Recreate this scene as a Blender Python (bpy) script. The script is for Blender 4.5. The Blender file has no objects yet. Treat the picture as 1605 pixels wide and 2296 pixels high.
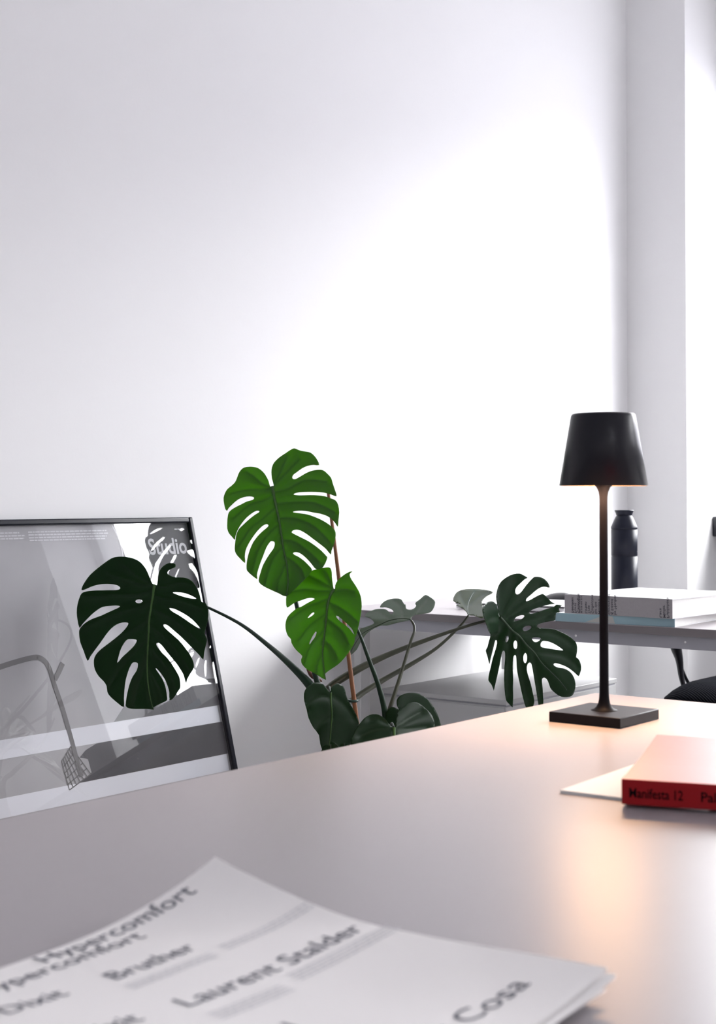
import bpy, bmesh, math, random
from mathutils import Vector, Matrix, noise
from mathutils.geometry import delaunay_2d_cdt

random.seed(7)
S = bpy.context.scene
COL = S.collection

# ------------------------------------------------------------------ camera
FPX, CAM_Z, HOR = 3330.0, 1.014, 1121.0          # focal length in pixels of the 1605x2296 frame, eye height, horizon row
YAW, PITCH = math.radians(37.6), math.radians(1.3)
PPX, PPY = 802.5, HOR - FPX * math.tan(PITCH)
FH = Vector((math.cos(YAW), math.sin(YAW), 0)); RT = Vector((math.sin(YAW), -math.cos(YAW), 0)); UZ = Vector((0, 0, 1))
FW = FH * math.cos(PITCH) + UZ * math.sin(PITCH); UP = UZ * math.cos(PITCH) - FH * math.sin(PITCH)
CAM = Vector((0, 0, CAM_Z))
cd = bpy.data.cameras.new('camera'); cam = bpy.data.objects.new('camera', cd); COL.objects.link(cam)
m = Matrix((RT, UP, -FW)).transposed().to_4x4(); m.translation = CAM
cam.matrix_world = m
cd.sensor_fit = 'VERTICAL'; cd.sensor_height = 36.0; cd.sensor_width = 36.0
cd.lens = FPX * 36.0 / 2296.0
cd.shift_x = 0.0; cd.shift_y = -(1148.0 - PPY) / 2296.0
cd.clip_start = 0.01
cd.dof.use_dof = True; cd.dof.focus_distance = 2.75; cd.dof.aperture_fstop = 11.0
S.camera = cam

# ------------------------------------------------------------------ sky, daylight, exposure
w = bpy.data.worlds.new('overcast_sky'); S.world = w; w.use_nodes = True
nt = w.node_tree; nt.nodes.clear()
tc = nt.nodes.new('ShaderNodeTexCoord'); sx = nt.nodes.new('ShaderNodeSeparateXYZ')
rp = nt.nodes.new('ShaderNodeValToRGB'); bg = nt.nodes.new('ShaderNodeBackground'); wo = nt.nodes.new('ShaderNodeOutputWorld')
mr = nt.nodes.new('ShaderNodeMapRange'); mr.inputs[1].default_value = -1; mr.inputs[2].default_value = 1
nt.links.new(tc.outputs['Generated'], sx.inputs[0]); nt.links.new(sx.outputs['Z'], mr.inputs[0]); nt.links.new(mr.outputs[0], rp.inputs[0])
e = rp.color_ramp.elements
e[0].position = 0.0; e[0].color = (.10, .10, .11, 1)
e[1].position = 1.0; e[1].color = (1.0, 1.0, 1.01, 1)
a = e.new(.595); a.color = (.20, .20, .22, 1)      # roofs across the street stop at about 12 degrees
a = e.new(.612); a.color = (.90, .905, .925, 1)
nt.links.new(rp.outputs[0], bg.inputs[0]); nt.links.new(bg.outputs[0], wo.inputs[0])
bg.inputs[1].default_value = 28.5
S.view_settings.view_transform = 'Standard'; S.view_settings.look = 'None'
S.view_settings.exposure = 0.0; S.view_settings.gamma = 1.0
S.view_settings.use_curve_mapping = False
S.cycles.max_bounces = 10; S.cycles.diffuse_bounces = 6; S.cycles.transparent_max_bounces = 12
S.cycles.sample_clamp_indirect = 8.0
S.cycles.use_denoising = True

ROOM_X0, ROOM_X1, ROOM_Y0, ROOM_Y1, ROOM_H = -3.2, 4.60, -4.6, 2.375, 3.0
WIN = [(-.42, 2.156, .95, 2.50), (-3.05, -1.40, .95, 2.50), (-4.50, -3.25, .95, 2.50)]  # the last is an unseen window added for more light on the newspaper
GX, HEAD = 4.90, 2.86        # plane of the glazing, underside of the lintel
def portal(i):
    y0, y1, z0, z1 = WIN[i]
    l = bpy.data.lights.new('window_daylight', 'AREA'); l.shape = 'RECTANGLE'
    l.size = z1 - z0; l.size_y = y1 - y0; l.energy = 1; l.cycles.is_portal = True
    o = bpy.data.objects.new('window_daylight', l); COL.objects.link(o)
    o.location = (GX - .015, (y0 + y1) / 2, (z0 + z1) / 2); o.rotation_euler = (0, math.radians(90), 0)
for i in range(len(WIN)): portal(i)
FILL_WIN = (-2.3, -1.35, .95, 2.50)                                # unseen window added behind the camera to brighten the newspaper: x0, x1, z0, z1
l = bpy.data.lights.new('window_daylight', 'AREA'); l.shape = 'RECTANGLE'; l.size = FILL_WIN[1] - FILL_WIN[0]; l.size_y = FILL_WIN[3] - FILL_WIN[2]; l.energy = 1; l.cycles.is_portal = True
o = bpy.data.objects.new('window_daylight', l); COL.objects.link(o)  # portal of the added window
o.location = ((FILL_WIN[0] + FILL_WIN[1]) / 2, ROOM_Y0 + .005, (FILL_WIN[2] + FILL_WIN[3]) / 2); o.rotation_euler = (math.radians(90), 0, 0)

# ------------------------------------------------------------------ helpers
def ray(x, y): return FW * FPX + RT * (x - PPX) - UP * (y - PPY)
def onz(x, y, z): v = ray(x, y); return CAM + v * ((z - CAM_Z) / v.z)
def on_x(x, y, X): v = ray(x, y); return CAM + v * (X / v.x)
def on_y(x, y, Y): v = ray(x, y); return CAM + v * (Y / v.y)
def atd(x, y, D): v = ray(x, y); return CAM + v * (D / v.dot(FH))

def material(name, col, rough=.5, metal=0.0, spec=.5, bump=0.0, bscale=200.0, coat=0.0, mottle=0.0, mscale=5.0):
    mt = bpy.data.materials.new(name); mt.use_nodes = True
    n = mt.node_tree; b = n.nodes['Principled BSDF']
    b.inputs['Base Color'].default_value = (*col, 1); b.inputs['Roughness'].default_value = rough
    b.inputs['Metallic'].default_value = metal; b.inputs['Specular IOR Level'].default_value = spec
    b.inputs['Coat Weight'].default_value = coat; b.inputs['Coat Roughness'].default_value = .32
    t = n.nodes.new('ShaderNodeTexCoord')
    if bump:
        ns = n.nodes.new('ShaderNodeTexNoise'); ns.inputs['Scale'].default_value = bscale; ns.inputs['Detail'].default_value = 3
        bp = n.nodes.new('ShaderNodeBump'); bp.inputs['Strength'].default_value = bump; bp.inputs['Distance'].default_value = .001
        n.links.new(t.outputs['Object'], ns.inputs['Vector']); n.links.new(ns.outputs[0], bp.inputs['Height']); n.links.new(bp.outputs[0], b.inputs['Normal'])
    if mottle:
        ns = n.nodes.new('ShaderNodeTexNoise'); ns.inputs['Scale'].default_value = mscale; ns.inputs['Detail'].default_value = 5
        mx = n.nodes.new('ShaderNodeMix'); mx.data_type = 'RGBA'
        mx.inputs['A'].default_value = (*[c * (1 - mottle) for c in col], 1); mx.inputs['B'].default_value = (*[min(1, c * (1 + mottle)) for c in col], 1)
        n.links.new(t.outputs['Object'], ns.inputs['Vector']); n.links.new(ns.outputs[0], mx.inputs['Factor']); n.links.new(mx.outputs['Result'], b.inputs['Base Color'])
    return mt

M = {
 'wall': material('white_wall_paint', (.80, .795, .80), .85, spec=.2, bump=.15, bscale=120, mottle=.01, mscale=2),
 'ceiling': material('ceiling_paint', (.80, .80, .81), .9, spec=.1, mottle=.01),
 'floor': material('grey_floor', (.34, .33, .33), .45, mottle=.06, mscale=2, bump=.05),
 'sill': material('dark_sill', (.012, .014, .022), .45, mottle=.1),
 'winframe': material('window_frame_paint', (.75, .76, .78), .4, mottle=.02),
 'desk': material('warm_grey_laminate', (.345, .318, .332), .34, spec=.30, bump=.02, bscale=900, mottle=.01, mscale=40),
 'desk_edge': material('laminate_edge', (.19, .17, .18), .55, mottle=.02, mscale=60),
 'steel': material('powder_coated_steel', (.36, .36, .40), .45, mottle=.02, mscale=20),
 'screw': material('white_screw_head', (.85, .85, .85), .3, mottle=.01),
 'frame': material('black_frame_profile', (.008, .009, .015), .25, spec=.2, mottle=.1),
 'backing': material('frame_backing', (.10, .09, .08), .8, mottle=.1),
 'print': material('grey_photographic_print', (.33, .325, .34), .6, spec=.2, mottle=.22, mscale=6),
 'print_dark': material('dark_print', (.055, .053, .060), .6, spec=.2, mottle=.5, mscale=9),
 'print_mid': material('mid_grey_print', (.10, .10, .108), .6, spec=.2, mottle=.3, mscale=9),
 'print_white': material('white_printed_band', (.62, .63, .68), .6, spec=.2, mottle=.03, mscale=5),
 'print_text': material('pale_lettering_ink', (.50, .50, .53), .6, mottle=.02),
 'painted_reflection': material('painted_reflection_grey', (.085, .08, .085), .6, mottle=.15, mscale=20),  # grey of the reflections painted onto the poster
 'lamp': material('matt_black_lamp', (.008, .007, .010), .45, spec=.12, bump=.08, bscale=1500, mottle=.06, mscale=60),
 'pole': material('matt_black_pole', (.006, .006, .009), .5, spec=.04, bump=.05, bscale=1500, mottle=.06, mscale=60),
 'shade': material('satin_black_shade', (.004, .004, .009), .31, spec=.34, bump=.02, bscale=1500, mottle=.06, mscale=60),
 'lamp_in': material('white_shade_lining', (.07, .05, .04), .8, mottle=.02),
 'bottle': material('dark_navy_bottle', (.008, .010, .020), .36, spec=.26, mottle=.08, mscale=30),
 'spine_grey': material('grey_linen_spine', (.38, .36, .375), .75, spec=.2, bump=.3, bscale=1400, mottle=.08, mscale=300),
 'cover_white': material('white_cover', (.82, .82, .83), .45, mottle=.01),
 'pages': material('page_edges', (.80, .79, .77), .8, mottle=.05, mscale=80),
 'blue': material('pale_blue_spine', (.30, .44, .50), .5, mottle=.05, mscale=20),
 'beige': material('beige_spine_patch', (.46, .46, .44), .5, mottle=.03),
 'spine_ink': material('black_spine_ink', (.012, .004, .006), .8, spec=.05, mottle=.05),
 'ink': material('dark_ink', (.045, .045, .06), .6, mottle=.05),
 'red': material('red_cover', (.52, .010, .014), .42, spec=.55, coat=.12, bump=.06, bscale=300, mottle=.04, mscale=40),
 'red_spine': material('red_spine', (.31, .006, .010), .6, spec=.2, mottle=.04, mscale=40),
 'paper': material('white_paper', (.80, .79, .77), .6, mottle=.015, mscale=20),
 'news': material('newsprint', (.90, .875, .87), .75, spec=.2, bump=.1, bscale=500, mottle=.03, mscale=12),
 'news_ink': material('newsprint_ink', (.045, .05, .085), .7, mottle=.1, mscale=50),
 'news_small': material('fine_print_ink', (.60, .60, .63), .7, mottle=.05, mscale=50),
 'cab': material('light_grey_cabinet', (.50, .50, .505), .34, mottle=.01, spec=.5),
 'cane': material('bamboo_cane', (.26, .105, .045), .6, mottle=.25, mscale=40, bump=.2),
 'tie': material('dark_green_tie', (.01, .04, .03), .5, mottle=.1),
 'pot': material('white_ceramic', (.7, .7, .7), .35, mottle=.02),
 'soil': material('potting_soil', (.03, .02, .014), .95, mottle=.5, mscale=60, bump=.8, bscale=120),
 'sheath': material('dry_brown_sheath', (.13, .045, .025), .7, mottle=.4, mscale=60),
 'plastic': material('black_plastic', (.012, .012, .016), .4, mottle=.08),
}

def chair_mesh_material():
    mt = material('black_ribbed_mesh_fabric', (.0022, .0028, .006), .8, spec=.03, mottle=.1, mscale=20)
    n = mt.node_tree; b = n.nodes['Principled BSDF']
    t = n.nodes.new('ShaderNodeTexCoord'); mp = n.nodes.new('ShaderNodeMapping'); mp.inputs['Rotation'].default_value = (0, 0, .6)
    wv = n.nodes.new('ShaderNodeTexWave'); wv.inputs['Scale'].default_value = 60; wv.bands_direction = 'X'
    bp = n.nodes.new('ShaderNodeBump'); bp.inputs['Strength'].default_value = .8; bp.inputs['Distance'].default_value = .002
    n.links.new(t.outputs['Object'], mp.inputs[0]); n.links.new(mp.outputs[0], wv.inputs[0]); n.links.new(wv.outputs['Fac'], bp.inputs['Height']); n.links.new(bp.outputs[0], b.inputs['Normal'])
    return mt
M['mesh'] = chair_mesh_material()

def emission(name, col, st):
    mt = bpy.data.materials.new(name); mt.use_nodes = True; n = mt.node_tree; n.nodes.clear()
    em = n.nodes.new('ShaderNodeEmission'); o = n.nodes.new('ShaderNodeOutputMaterial')
    em.inputs[0].default_value = (*col, 1); em.inputs[1].default_value = st; n.links.new(em.outputs[0], o.inputs[0]); return mt
M['glow'] = emission('warm_lamp_diffuser', (1, .62, .32), 3.0)

def sheet_glass(name, ior, rough):
    mt = bpy.data.materials.new(name); mt.use_nodes = True; n = mt.node_tree; n.nodes.clear()
    tr = n.nodes.new('ShaderNodeBsdfTransparent'); gl = n.nodes.new('ShaderNodeBsdfGlossy'); fr = n.nodes.new('ShaderNodeFresnel')
    mx = n.nodes.new('ShaderNodeMixShader'); o = n.nodes.new('ShaderNodeOutputMaterial')
    gl.inputs['Roughness'].default_value = rough; fr.inputs['IOR'].default_value = ior
    ge = n.nodes.new('ShaderNodeNewGeometry'); iv = n.nodes.new('ShaderNodeMath'); iv.operation = 'SUBTRACT'; iv.inputs[0].default_value = 1
    ml = n.nodes.new('ShaderNodeMath'); ml.operation = 'MULTIPLY'      # only the outer face of the sheet reflects
    n.links.new(ge.outputs['Backfacing'], iv.inputs[1]); n.links.new(iv.outputs[0], ml.inputs[0]); n.links.new(fr.outputs[0], ml.inputs[1])
    n.links.new(ml.outputs[0], mx.inputs[0]); n.links.new(tr.outputs[0], mx.inputs[1]); n.links.new(gl.outputs[0], mx.inputs[2]); n.links.new(mx.outputs[0], o.inputs[0])
    return mt
M['glass'] = sheet_glass('picture_glass', 1.75, .012)
M['pane'] = sheet_glass('window_glass', 1.3, .0)

def leaf_material(name, base, base2, trans, tw, rough, spec):
    mt = bpy.data.materials.new(name); mt.use_nodes = True; n = mt.node_tree
    b = n.nodes['Principled BSDF']; out = n.nodes['Material Output']
    t = n.nodes.new('ShaderNodeTexCoord'); ns = n.nodes.new('ShaderNodeTexNoise'); ns.inputs['Scale'].default_value = 14; ns.inputs['Detail'].default_value = 4
    mx = n.nodes.new('ShaderNodeMix'); mx.data_type = 'RGBA'
    mx.inputs['A'].default_value = (*base, 1); mx.inputs['B'].default_value = (*base2, 1)
    n.links.new(t.outputs['Object'], ns.inputs['Vector']); n.links.new(ns.outputs[0], mx.inputs['Factor'])
    at = n.nodes.new('ShaderNodeAttribute'); at.attribute_name = 'vein'
    m2 = n.nodes.new('ShaderNodeMix'); m2.data_type = 'RGBA'; m2.inputs['B'].default_value = (base[0] * 1.6 + .012, base[1] * 1.35 + .02, base[2] * 1.5 + .01, 1)
    n.links.new(at.outputs['Fac'], m2.inputs['Factor']); n.links.new(mx.outputs['Result'], m2.inputs['A']); n.links.new(m2.outputs['Result'], b.inputs['Base Color'])
    b.inputs['Roughness'].default_value = rough; b.inputs['Specular IOR Level'].default_value = spec
    tl = n.nodes.new('ShaderNodeBsdfTranslucent'); tl.inputs['Color'].default_value = (*trans, 1)
    m3 = n.nodes.new('ShaderNodeMix'); m3.data_type = 'RGBA'; m3.inputs['A'].default_value = (*trans, 1); m3.inputs['B'].default_value = (*[c * .5 for c in trans], 1)
    n.links.new(at.outputs['Fac'], m3.inputs['Factor']); n.links.new(m3.outputs['Result'], tl.inputs['Color'])
    ms = n.nodes.new('ShaderNodeMixShader'); ms.inputs[0].default_value = tw
    n.links.new(b.outputs[0], ms.inputs[1]); n.links.new(tl.outputs[0], ms.inputs[2]); n.links.new(ms.outputs[0], out.inputs[0])
    return mt
M['leaf'] = leaf_material('monstera_leaf', (.018, .058, .010), (.030, .090, .012), (.26, .56, .006), .46, .42, .32)
M['leaf_deep'] = leaf_material('deep_green_leaf', (.003, .014, .004), (.0045, .021, .005), (.07, .28, .004), .16, .46, .15)
M['leaf_gloss'] = leaf_material('glossy_dark_leaf', (.004, .020, .006), (.006, .029, .008), (.06, .24, .006), .15, .36, .25)
M['leaf_pale'] = leaf_material('pale_leaf_underside', (.16, .21, .165), (.20, .255, .20), (.16, .24, .10), .22, .55, .35)
M['leaf_olive'] = leaf_material('olive_leaf', (.030, .065, .038), (.055, .080, .020), (.20, .26, .03), .30, .35, .55)
M['midrib'] = material('leaf_midrib', (.055, .115, .035), .6, spec=.15, mottle=.15, mscale=40)
M['midrib_dark'] = material('dark_leaf_midrib', (.020, .050, .018), .5, mottle=.15, mscale=40)
M['stalk'] = material('dark_green_stalk', (.008, .026, .013), .42, spec=.25, mottle=.35, mscale=25)
M['stalk_olive'] = material('olive_stalk', (.032, .036, .018), .42, mottle=.5, mscale=18)

def link(o, parent=None):
    COL.objects.link(o)
    if parent is not None: o.parent = parent
    return o
def empty(name, loc=(0, 0, 0), rz=0):
    o = bpy.data.objects.new(name, None); o.location = loc; o.rotation_euler = (0, 0, rz); o.empty_display_size = .05
    COL.objects.link(o); return o
def tag(o, label=None, cat=None, group=None, kind=None):
    if label: o['label'] = label
    if cat: o['category'] = cat
    if group: o['group'] = group
    if kind: o['kind'] = kind
    return o
def bm_new(): return bmesh.new()
def obj(name, bm, mt, parent=None, smooth=False, sharp=False, bevel=0.0, seg=2, world=True):
    """one mesh object; the vertices are given in world space and moved into the parent's frame"""
    bmesh.ops.recalc_face_normals(bm, faces=bm.faces)
    me = bpy.data.meshes.new(name)
    if parent is not None and world:
        pm = parent.matrix_basis.copy()
        q = parent.parent
        while q is not None: pm = q.matrix_basis @ pm; q = q.parent
        bmesh.ops.transform(bm, matrix=pm.inverted(), verts=bm.verts)
        loc = None
    elif parent is None:
        mn = Vector([min(v.co[i] for v in bm.verts) for i in range(3)]); mxx = Vector([max(v.co[i] for v in bm.verts) for i in range(3)])
        loc = Vector(((mn.x + mxx.x) / 2, (mn.y + mxx.y) / 2, mn.z)); bmesh.ops.translate(bm, vec=-loc, verts=bm.verts)
    else: loc = None
    bm.to_mesh(me); bm.free()
    for mm in (mt if isinstance(mt, (list, tuple)) else [mt]): me.materials.append(mm)
    if smooth:
        for p in me.polygons: p.use_smooth = True
    if sharp: me.set_sharp_from_angle(angle=math.radians(40))
    o = bpy.data.objects.new(name, me); link(o, parent)
    if loc is not None: o.location = loc
    if bevel:
        b = o.modifiers.new('bevel', 'BEVEL'); b.width = bevel; b.segments = seg; b.limit_method = 'ANGLE'; b.angle_limit = math.radians(35)
        for p in me.polygons: p.use_smooth = True
        me.set_sharp_from_angle(angle=math.radians(35)) if hasattr(me, 'set_sharp_from_angle') else None
    return o
def box(bm, x0, x1, y0, y1, z0, z1, mtx=None, mi=0):
    vs = [Vector((x, y, z)) for x in (x0, x1) for y in (y0, y1) for z in (z0, z1)]
    if mtx is not None: vs = [mtx @ v for v in vs]
    v = [bm.verts.new(c) for c in vs]
    for f in ((0, 1, 3, 2), (4, 6, 7, 5), (0, 4, 5, 1), (2, 3, 7, 6), (0, 2, 6, 4), (1, 5, 7, 3)):
        bm.faces.new([v[i] for i in f]).material_index = mi
def lathe(bm, c, prof, seg=64, cap0=True, cap1=True, mtx=None):
    rings = []
    for r, z in prof:
        ring = []
        for i in range(seg):
            a = 2 * math.pi * i / seg; p = Vector((c[0] + r * math.cos(a), c[1] + r * math.sin(a), c[2] + z))
            ring.append(bm.verts.new(mtx @ p if mtx else p))
        rings.append(ring)
    for A, B in zip(rings, rings[1:]):
        for i in range(seg): bm.faces.new((A[i], A[(i + 1) % seg], B[(i + 1) % seg], B[i]))
    if cap0: bm.faces.new(rings[0][::-1])
    if cap1: bm.faces.new(rings[-1])
def cr(pts, n=6, closed=False):
    """Catmull-Rom through tuples/vectors of any length"""
    P = [tuple(p) for p in pts]; N = len(P); out = []
    rng = range(N if closed else N - 1)
    for i in rng:
        p0 = P[(i - 1) % N] if (closed or i > 0) else P[0]; p1 = P[i]; p2 = P[(i + 1) % N]; p3 = P[(i + 2) % N] if (closed or i + 2 < N) else P[-1]
        for k in range(n):
            t = k / n
            out.append(tuple(.5 * (2 * b + (c - a) * t + (2 * a - 5 * b + 4 * c - d) * t * t + (3 * b - a - 3 * c + d) * t ** 3) for a, b, c, d in zip(p0, p1, p2, p3)))
    if not closed: out.append(P[-1])
    return out
def tube(bm, path, seg=10, flat=1.0):
    """path: (x,y,z,r)"""
    pts = [Vector(p[:3]) for p in path]; rings = []; nrm = None
    for i, p in enumerate(pts):
        t = (pts[min(i + 1, len(pts) - 1)] - pts[max(i - 1, 0)]).normalized()
        if nrm is None: nrm = t.orthogonal().normalized()
        nrm = (nrm - t * nrm.dot(t)).normalized(); b = t.cross(nrm)
        r = path[i][3]
        rings.append([bm.verts.new(p + (nrm * math.cos(2 * math.pi * k / seg) + b * math.sin(2 * math.pi * k / seg) * flat) * r) for k in range(seg)])
    for A, B in zip(rings, rings[1:]):
        for i in range(seg): bm.faces.new((A[i], A[(i + 1) % seg], B[(i + 1) % seg], B[i]))
    bm.faces.new(rings[0][::-1]); bm.faces.new(rings[-1])
def text2d(body, bold=0.0, res=3):
    """flat outline of a word: vertices (x, y) with cap height about 0.7 and faces"""
    c = bpy.data.curves.new('t', 'FONT'); c.body = body; c.size = 1.0; c.offset = bold; c.resolution_u = res; c.fill_mode = 'FRONT'
    o = bpy.data.objects.new('t', c); COL.objects.link(o)
    dg = bpy.context.evaluated_depsgraph_get(); me = o.evaluated_get(dg).to_mesh()
    vs = [(v.co.x, v.co.y) for v in me.vertices]; fs = [tuple(p.vertices) for p in me.polygons]
    o.evaluated_get(dg).to_mesh_clear(); bpy.data.objects.remove(o); bpy.data.curves.remove(c)
    x0 = min(v[0] for v in vs); x1 = max(v[0] for v in vs)
    return [(x - x0, y) for x, y in vs], fs, x1 - x0
def lettering(name, items, mt, parent, mp):
    """items: (body, a0, b0, length or None, height scale, bold); mp(a, b) -> world point"""
    for body, a0, b0, length, sc, bold in items:
        bm = bm_new()
        vs, fs, L = text2d(body, bold)
        s = length / L if length else sc
        sy = sc if sc else s
        V = [bm.verts.new(mp(a0 + x * s, b0 + y * sy)) for x, y in vs]
        for f in fs:
            try: bm.faces.new([V[i] for i in f])
            except ValueError: pass
        obj(name, bm, mt, parent)

# ------------------------------------------------------------------ the room
def structure(name, bm, mt, parent=None, **k): 
    o = obj(name, bm, mt, parent, **k)
    if parent is None: o['kind'] = 'structure'
    return o
bm = bm_new(); box(bm, ROOM_X0, 5.1, ROOM_Y0, ROOM_Y1, -.1, 0); structure('floor', bm, M['floor'])
bm = bm_new(); box(bm, ROOM_X0, 5.1, ROOM_Y0, ROOM_Y1, ROOM_H, ROOM_H + .1); structure('ceiling', bm, M['ceiling'])
bm = bm_new(); box(bm, ROOM_X0, 5.1, ROOM_Y1, ROOM_Y1 + .1, 0, ROOM_H); structure('wall_back', bm, M['wall'])
bm = bm_new(); fa, fb, fc, fd = FILL_WIN
box(bm, ROOM_X0, fa, ROOM_Y0 - .1, ROOM_Y0, 0, ROOM_H); box(bm, fb, 5.1, ROOM_Y0 - .1, ROOM_Y0, 0, ROOM_H); box(bm, fa, fb, ROOM_Y0 - .1, ROOM_Y0, 0, fc); box(bm, fa, fb, ROOM_Y0 - .1, ROOM_Y0, fd, ROOM_H)
structure('wall_front', bm, M['wall'])
bm = bm_new(); ya, yb_ = ROOM_Y0 - .08, ROOM_Y0 - .02
box(bm, fa, fa + .05, ya, yb_, fc, fd); box(bm, fb - .05, fb, ya, yb_, fc, fd); box(bm, fa + .05, fb - .05, ya, yb_, fc, fc + .05); box(bm, fa + .05, fb - .05, ya, yb_, fd - .05, fd)
wf = structure('window_4', bm, M['winframe'])  # frame of the added fill window, out of view
bm = bm_new(); box(bm, fa + .05, fb - .05, ya + .028, ya + .032, fc + .05, fd - .05); structure('window_pane', bm, M['pane'], wf)
bm = bm_new(); box(bm, ROOM_X0 - .1, ROOM_X0, ROOM_Y0, ROOM_Y1, 0, ROOM_H); structure('wall_left', bm, M['wall'])
bm = bm_new()
edges = [ROOM_Y1, WIN[0][1], WIN[0][0], WIN[1][1], WIN[1][0], WIN[2][1], WIN[2][0], ROOM_Y0]
for a_, b_ in zip(edges[0::2], edges[1::2]): box(bm, ROOM_X1, 5.1, b_, a_, 0, ROOM_H)
for y0, y1, z0, z1 in WIN:
    box(bm, ROOM_X1, 5.1, y0, y1, HEAD, ROOM_H); box(bm, GX - .02, 5.1, y0, y1, z1, HEAD); box(bm, GX - .02, 5.1, y0, y1, 0, z0)
structure('wall_right', bm, M['wall'])
for i, (y0, y1, z0, z1) in enumerate(WIN):
    bm = bm_new(); t = .05
    box(bm, GX, GX + .06, y0, y0 + t, z0, z1); box(bm, GX, GX + .06, y1 - t, y1, z0, z1)
    box(bm, GX, GX + .06, y0 + t, y1 - t, z0, z0 + t); box(bm, GX, GX + .06, y0 + t, y1 - t, z1 - t, z1)
    ym = (y0 + y1) / 2; box(bm, GX + .005, GX + .055, ym - .03, ym + .03, z0 + t, z1 - t)
    wn = structure('window_%d' % (i + 1), bm, M['winframe'])
    bm = bm_new(); box(bm, GX + .028, GX + .032, y0 + t, y1 - t, z0 + t, z1 - t)
    structure('window_pane', bm, M['pane'], wn)
    bm = bm_new(); box(bm, 4.797, GX - .004, y0 + .001, y1 - .001, .888, .957)
    structure('trim_%d' % (i + 1), bm, M['sill'], bevel=.004)
for i, (nm, x0, x1, y0, y1) in enumerate((('baseboard_back', ROOM_X0, 4.6, ROOM_Y1 - .012, ROOM_Y1), ('baseboard_left', ROOM_X0, ROOM_X0 + .012, ROOM_Y0, ROOM_Y1 - .02), ('baseboard_front', ROOM_X0 + .02, 4.6, ROOM_Y0, ROOM_Y0 + .012))):
    bm = bm_new(); box(bm, x0, x1, y0, y1, 0, .07); structure(nm, bm, M['winframe'])

# ------------------------------------------------------------------ tables
TZ = .74
def table(name, x0, x1, y0, y1, label, thick, screws=()):
    t = empty(name, ((x0 + x1) / 2, (y0 + y1) / 2, 0)); tag(t, label, 'table')
    bm = bm_new(); box(bm, x0, x1, y0, y1, TZ - thick, TZ); top = obj('tabletop', bm, M['desk'], t, bevel=.0012)
    bm = bm_new(); e_ = .0006
    for (a, b, c, d) in ((x0 - e_, x0, y0, y1), (x1, x1 + e_, y0, y1), (x0, x1, y0 - e_, y0), (x0, x1, y1, y1 + e_)): box(bm, a, b, c, d, TZ - thick + .0005, TZ - .0012)
    obj('edge_band', bm, M['desk_edge'], top)
    ins = .012; zf0, zf1 = TZ - thick - .028, TZ - thick
    bm = bm_new()
    box(bm, x0 + ins, x0 + ins + .03, y0 + ins, y1 - ins, zf0, zf1); box(bm, x1 - ins - .03, x1 - ins, y0 + ins, y1 - ins, zf0, zf1)
    box(bm, x0 + ins + .03, x1 - ins - .03, y0 + ins, y0 + ins + .03, zf0, zf1); box(bm, x0 + ins + .03, x1 - ins - .03, y1 - ins - .03, y1 - ins, zf0, zf1)
    fr = obj('frame', bm, M['steel'], t)
    for sx_ in (0, 1):
        for sy_ in (0, 1):
            X = x0 + .02 if sx_ == 0 else x1 - .06; Y = y0 + .06 if sy_ == 0 else y1 - .075
            bm = bm_new(); box(bm, X, X + .04, Y, Y + .022, 0, zf0); obj('leg', bm, M['cab'], t, bevel=.002)
    for (X, Y, Z) in screws:
        bm = bm_new(); bmesh.ops.create_uvsphere(bm, u_segments=16, v_segments=10, radius=.0026); bmesh.ops.scale(bm, vec=(.5, 1, 1), verts=bm.verts); bmesh.ops.translate(bm, vec=(X, Y, Z), verts=bm.verts)
        tag(obj('screw', bm, M['screw'], fr, smooth=True), 'white screw head')
    return t
table('work_table', .12, 1.883, .02, 1.025, 'large warm grey table in the foreground carrying the black lamp, red book and newspaper', .02)
DX = 2.945
sc = [on_x(*p, DX + .012) for p in ((1291, 1425), (1536, 1440))]
table('desk', DX, 3.72, .55, 2.350, 'grey desk under the window wall with the stack of two books and dark bottle', .018, [(DX + .0115, s.y, s.z) for s in sc])

# ------------------------------------------------------------------ poster in black frame, leaning on the wall
PT = Vector((2.433, 2.345, .976))                       # top right corner, front of the frame
q = on_x(535, 1726, PT.x); TILT = math.atan2(PT.y - q.y, PT.z - q.z)
PU = Vector((-1, 0, 0)); PV = Vector((0, -math.sin(TILT), -math.cos(TILT))); PN = Vector((0, -math.cos(TILT), math.sin(TILT)))
PH = PT.z / math.cos(TILT) - .004; PW = .72
def pp(u, v, n=0.0): return PT + PU * u + PV * v + PN * n     # u to the left of the right edge, v down from the top
def onp(x, y, n=0.0):
    d = ray(x, y); k = (PT + PN * n - CAM).dot(PN) / d.dot(PN); h = CAM + d * k - PT
    return h.dot(PU), h.dot(PV)
poster = empty('framed_poster', pp(PW / 2, PH)); tag(poster, 'large black framed poster in grey tones leaning against the white wall', 'poster')
def pbox(bm, u0, u1, v0, v1, n0, n1):
    vs = [bm.verts.new(pp(u, v, n)) for u in (u0, u1) for v in (v0, v1) for n in (n0, n1)]
    for f in ((0, 1, 3, 2), (4, 6, 7, 5), (0, 4, 5, 1), (2, 3, 7, 6), (0, 2, 6, 4), (1, 5, 7, 3)): bm.faces.new([vs[i] for i in f])
FWD = .0125
bm = bm_new()
pbox(bm, 0, FWD, 0, PH, -.022, 0); pbox(bm, PW - FWD, PW, 0, PH, -.022, 0); pbox(bm, FWD, PW - FWD, 0, FWD, -.022, 0); pbox(bm, FWD, PW - FWD, PH - FWD, PH, -.022, 0)
obj('frame', bm, M['frame'], poster, bevel=.003, seg=3)
bm = bm_new(); pbox(bm, FWD, PW - FWD, FWD, PH - FWD, -.018, -.012); obj('backing_board', bm, M['backing'], poster)
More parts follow.
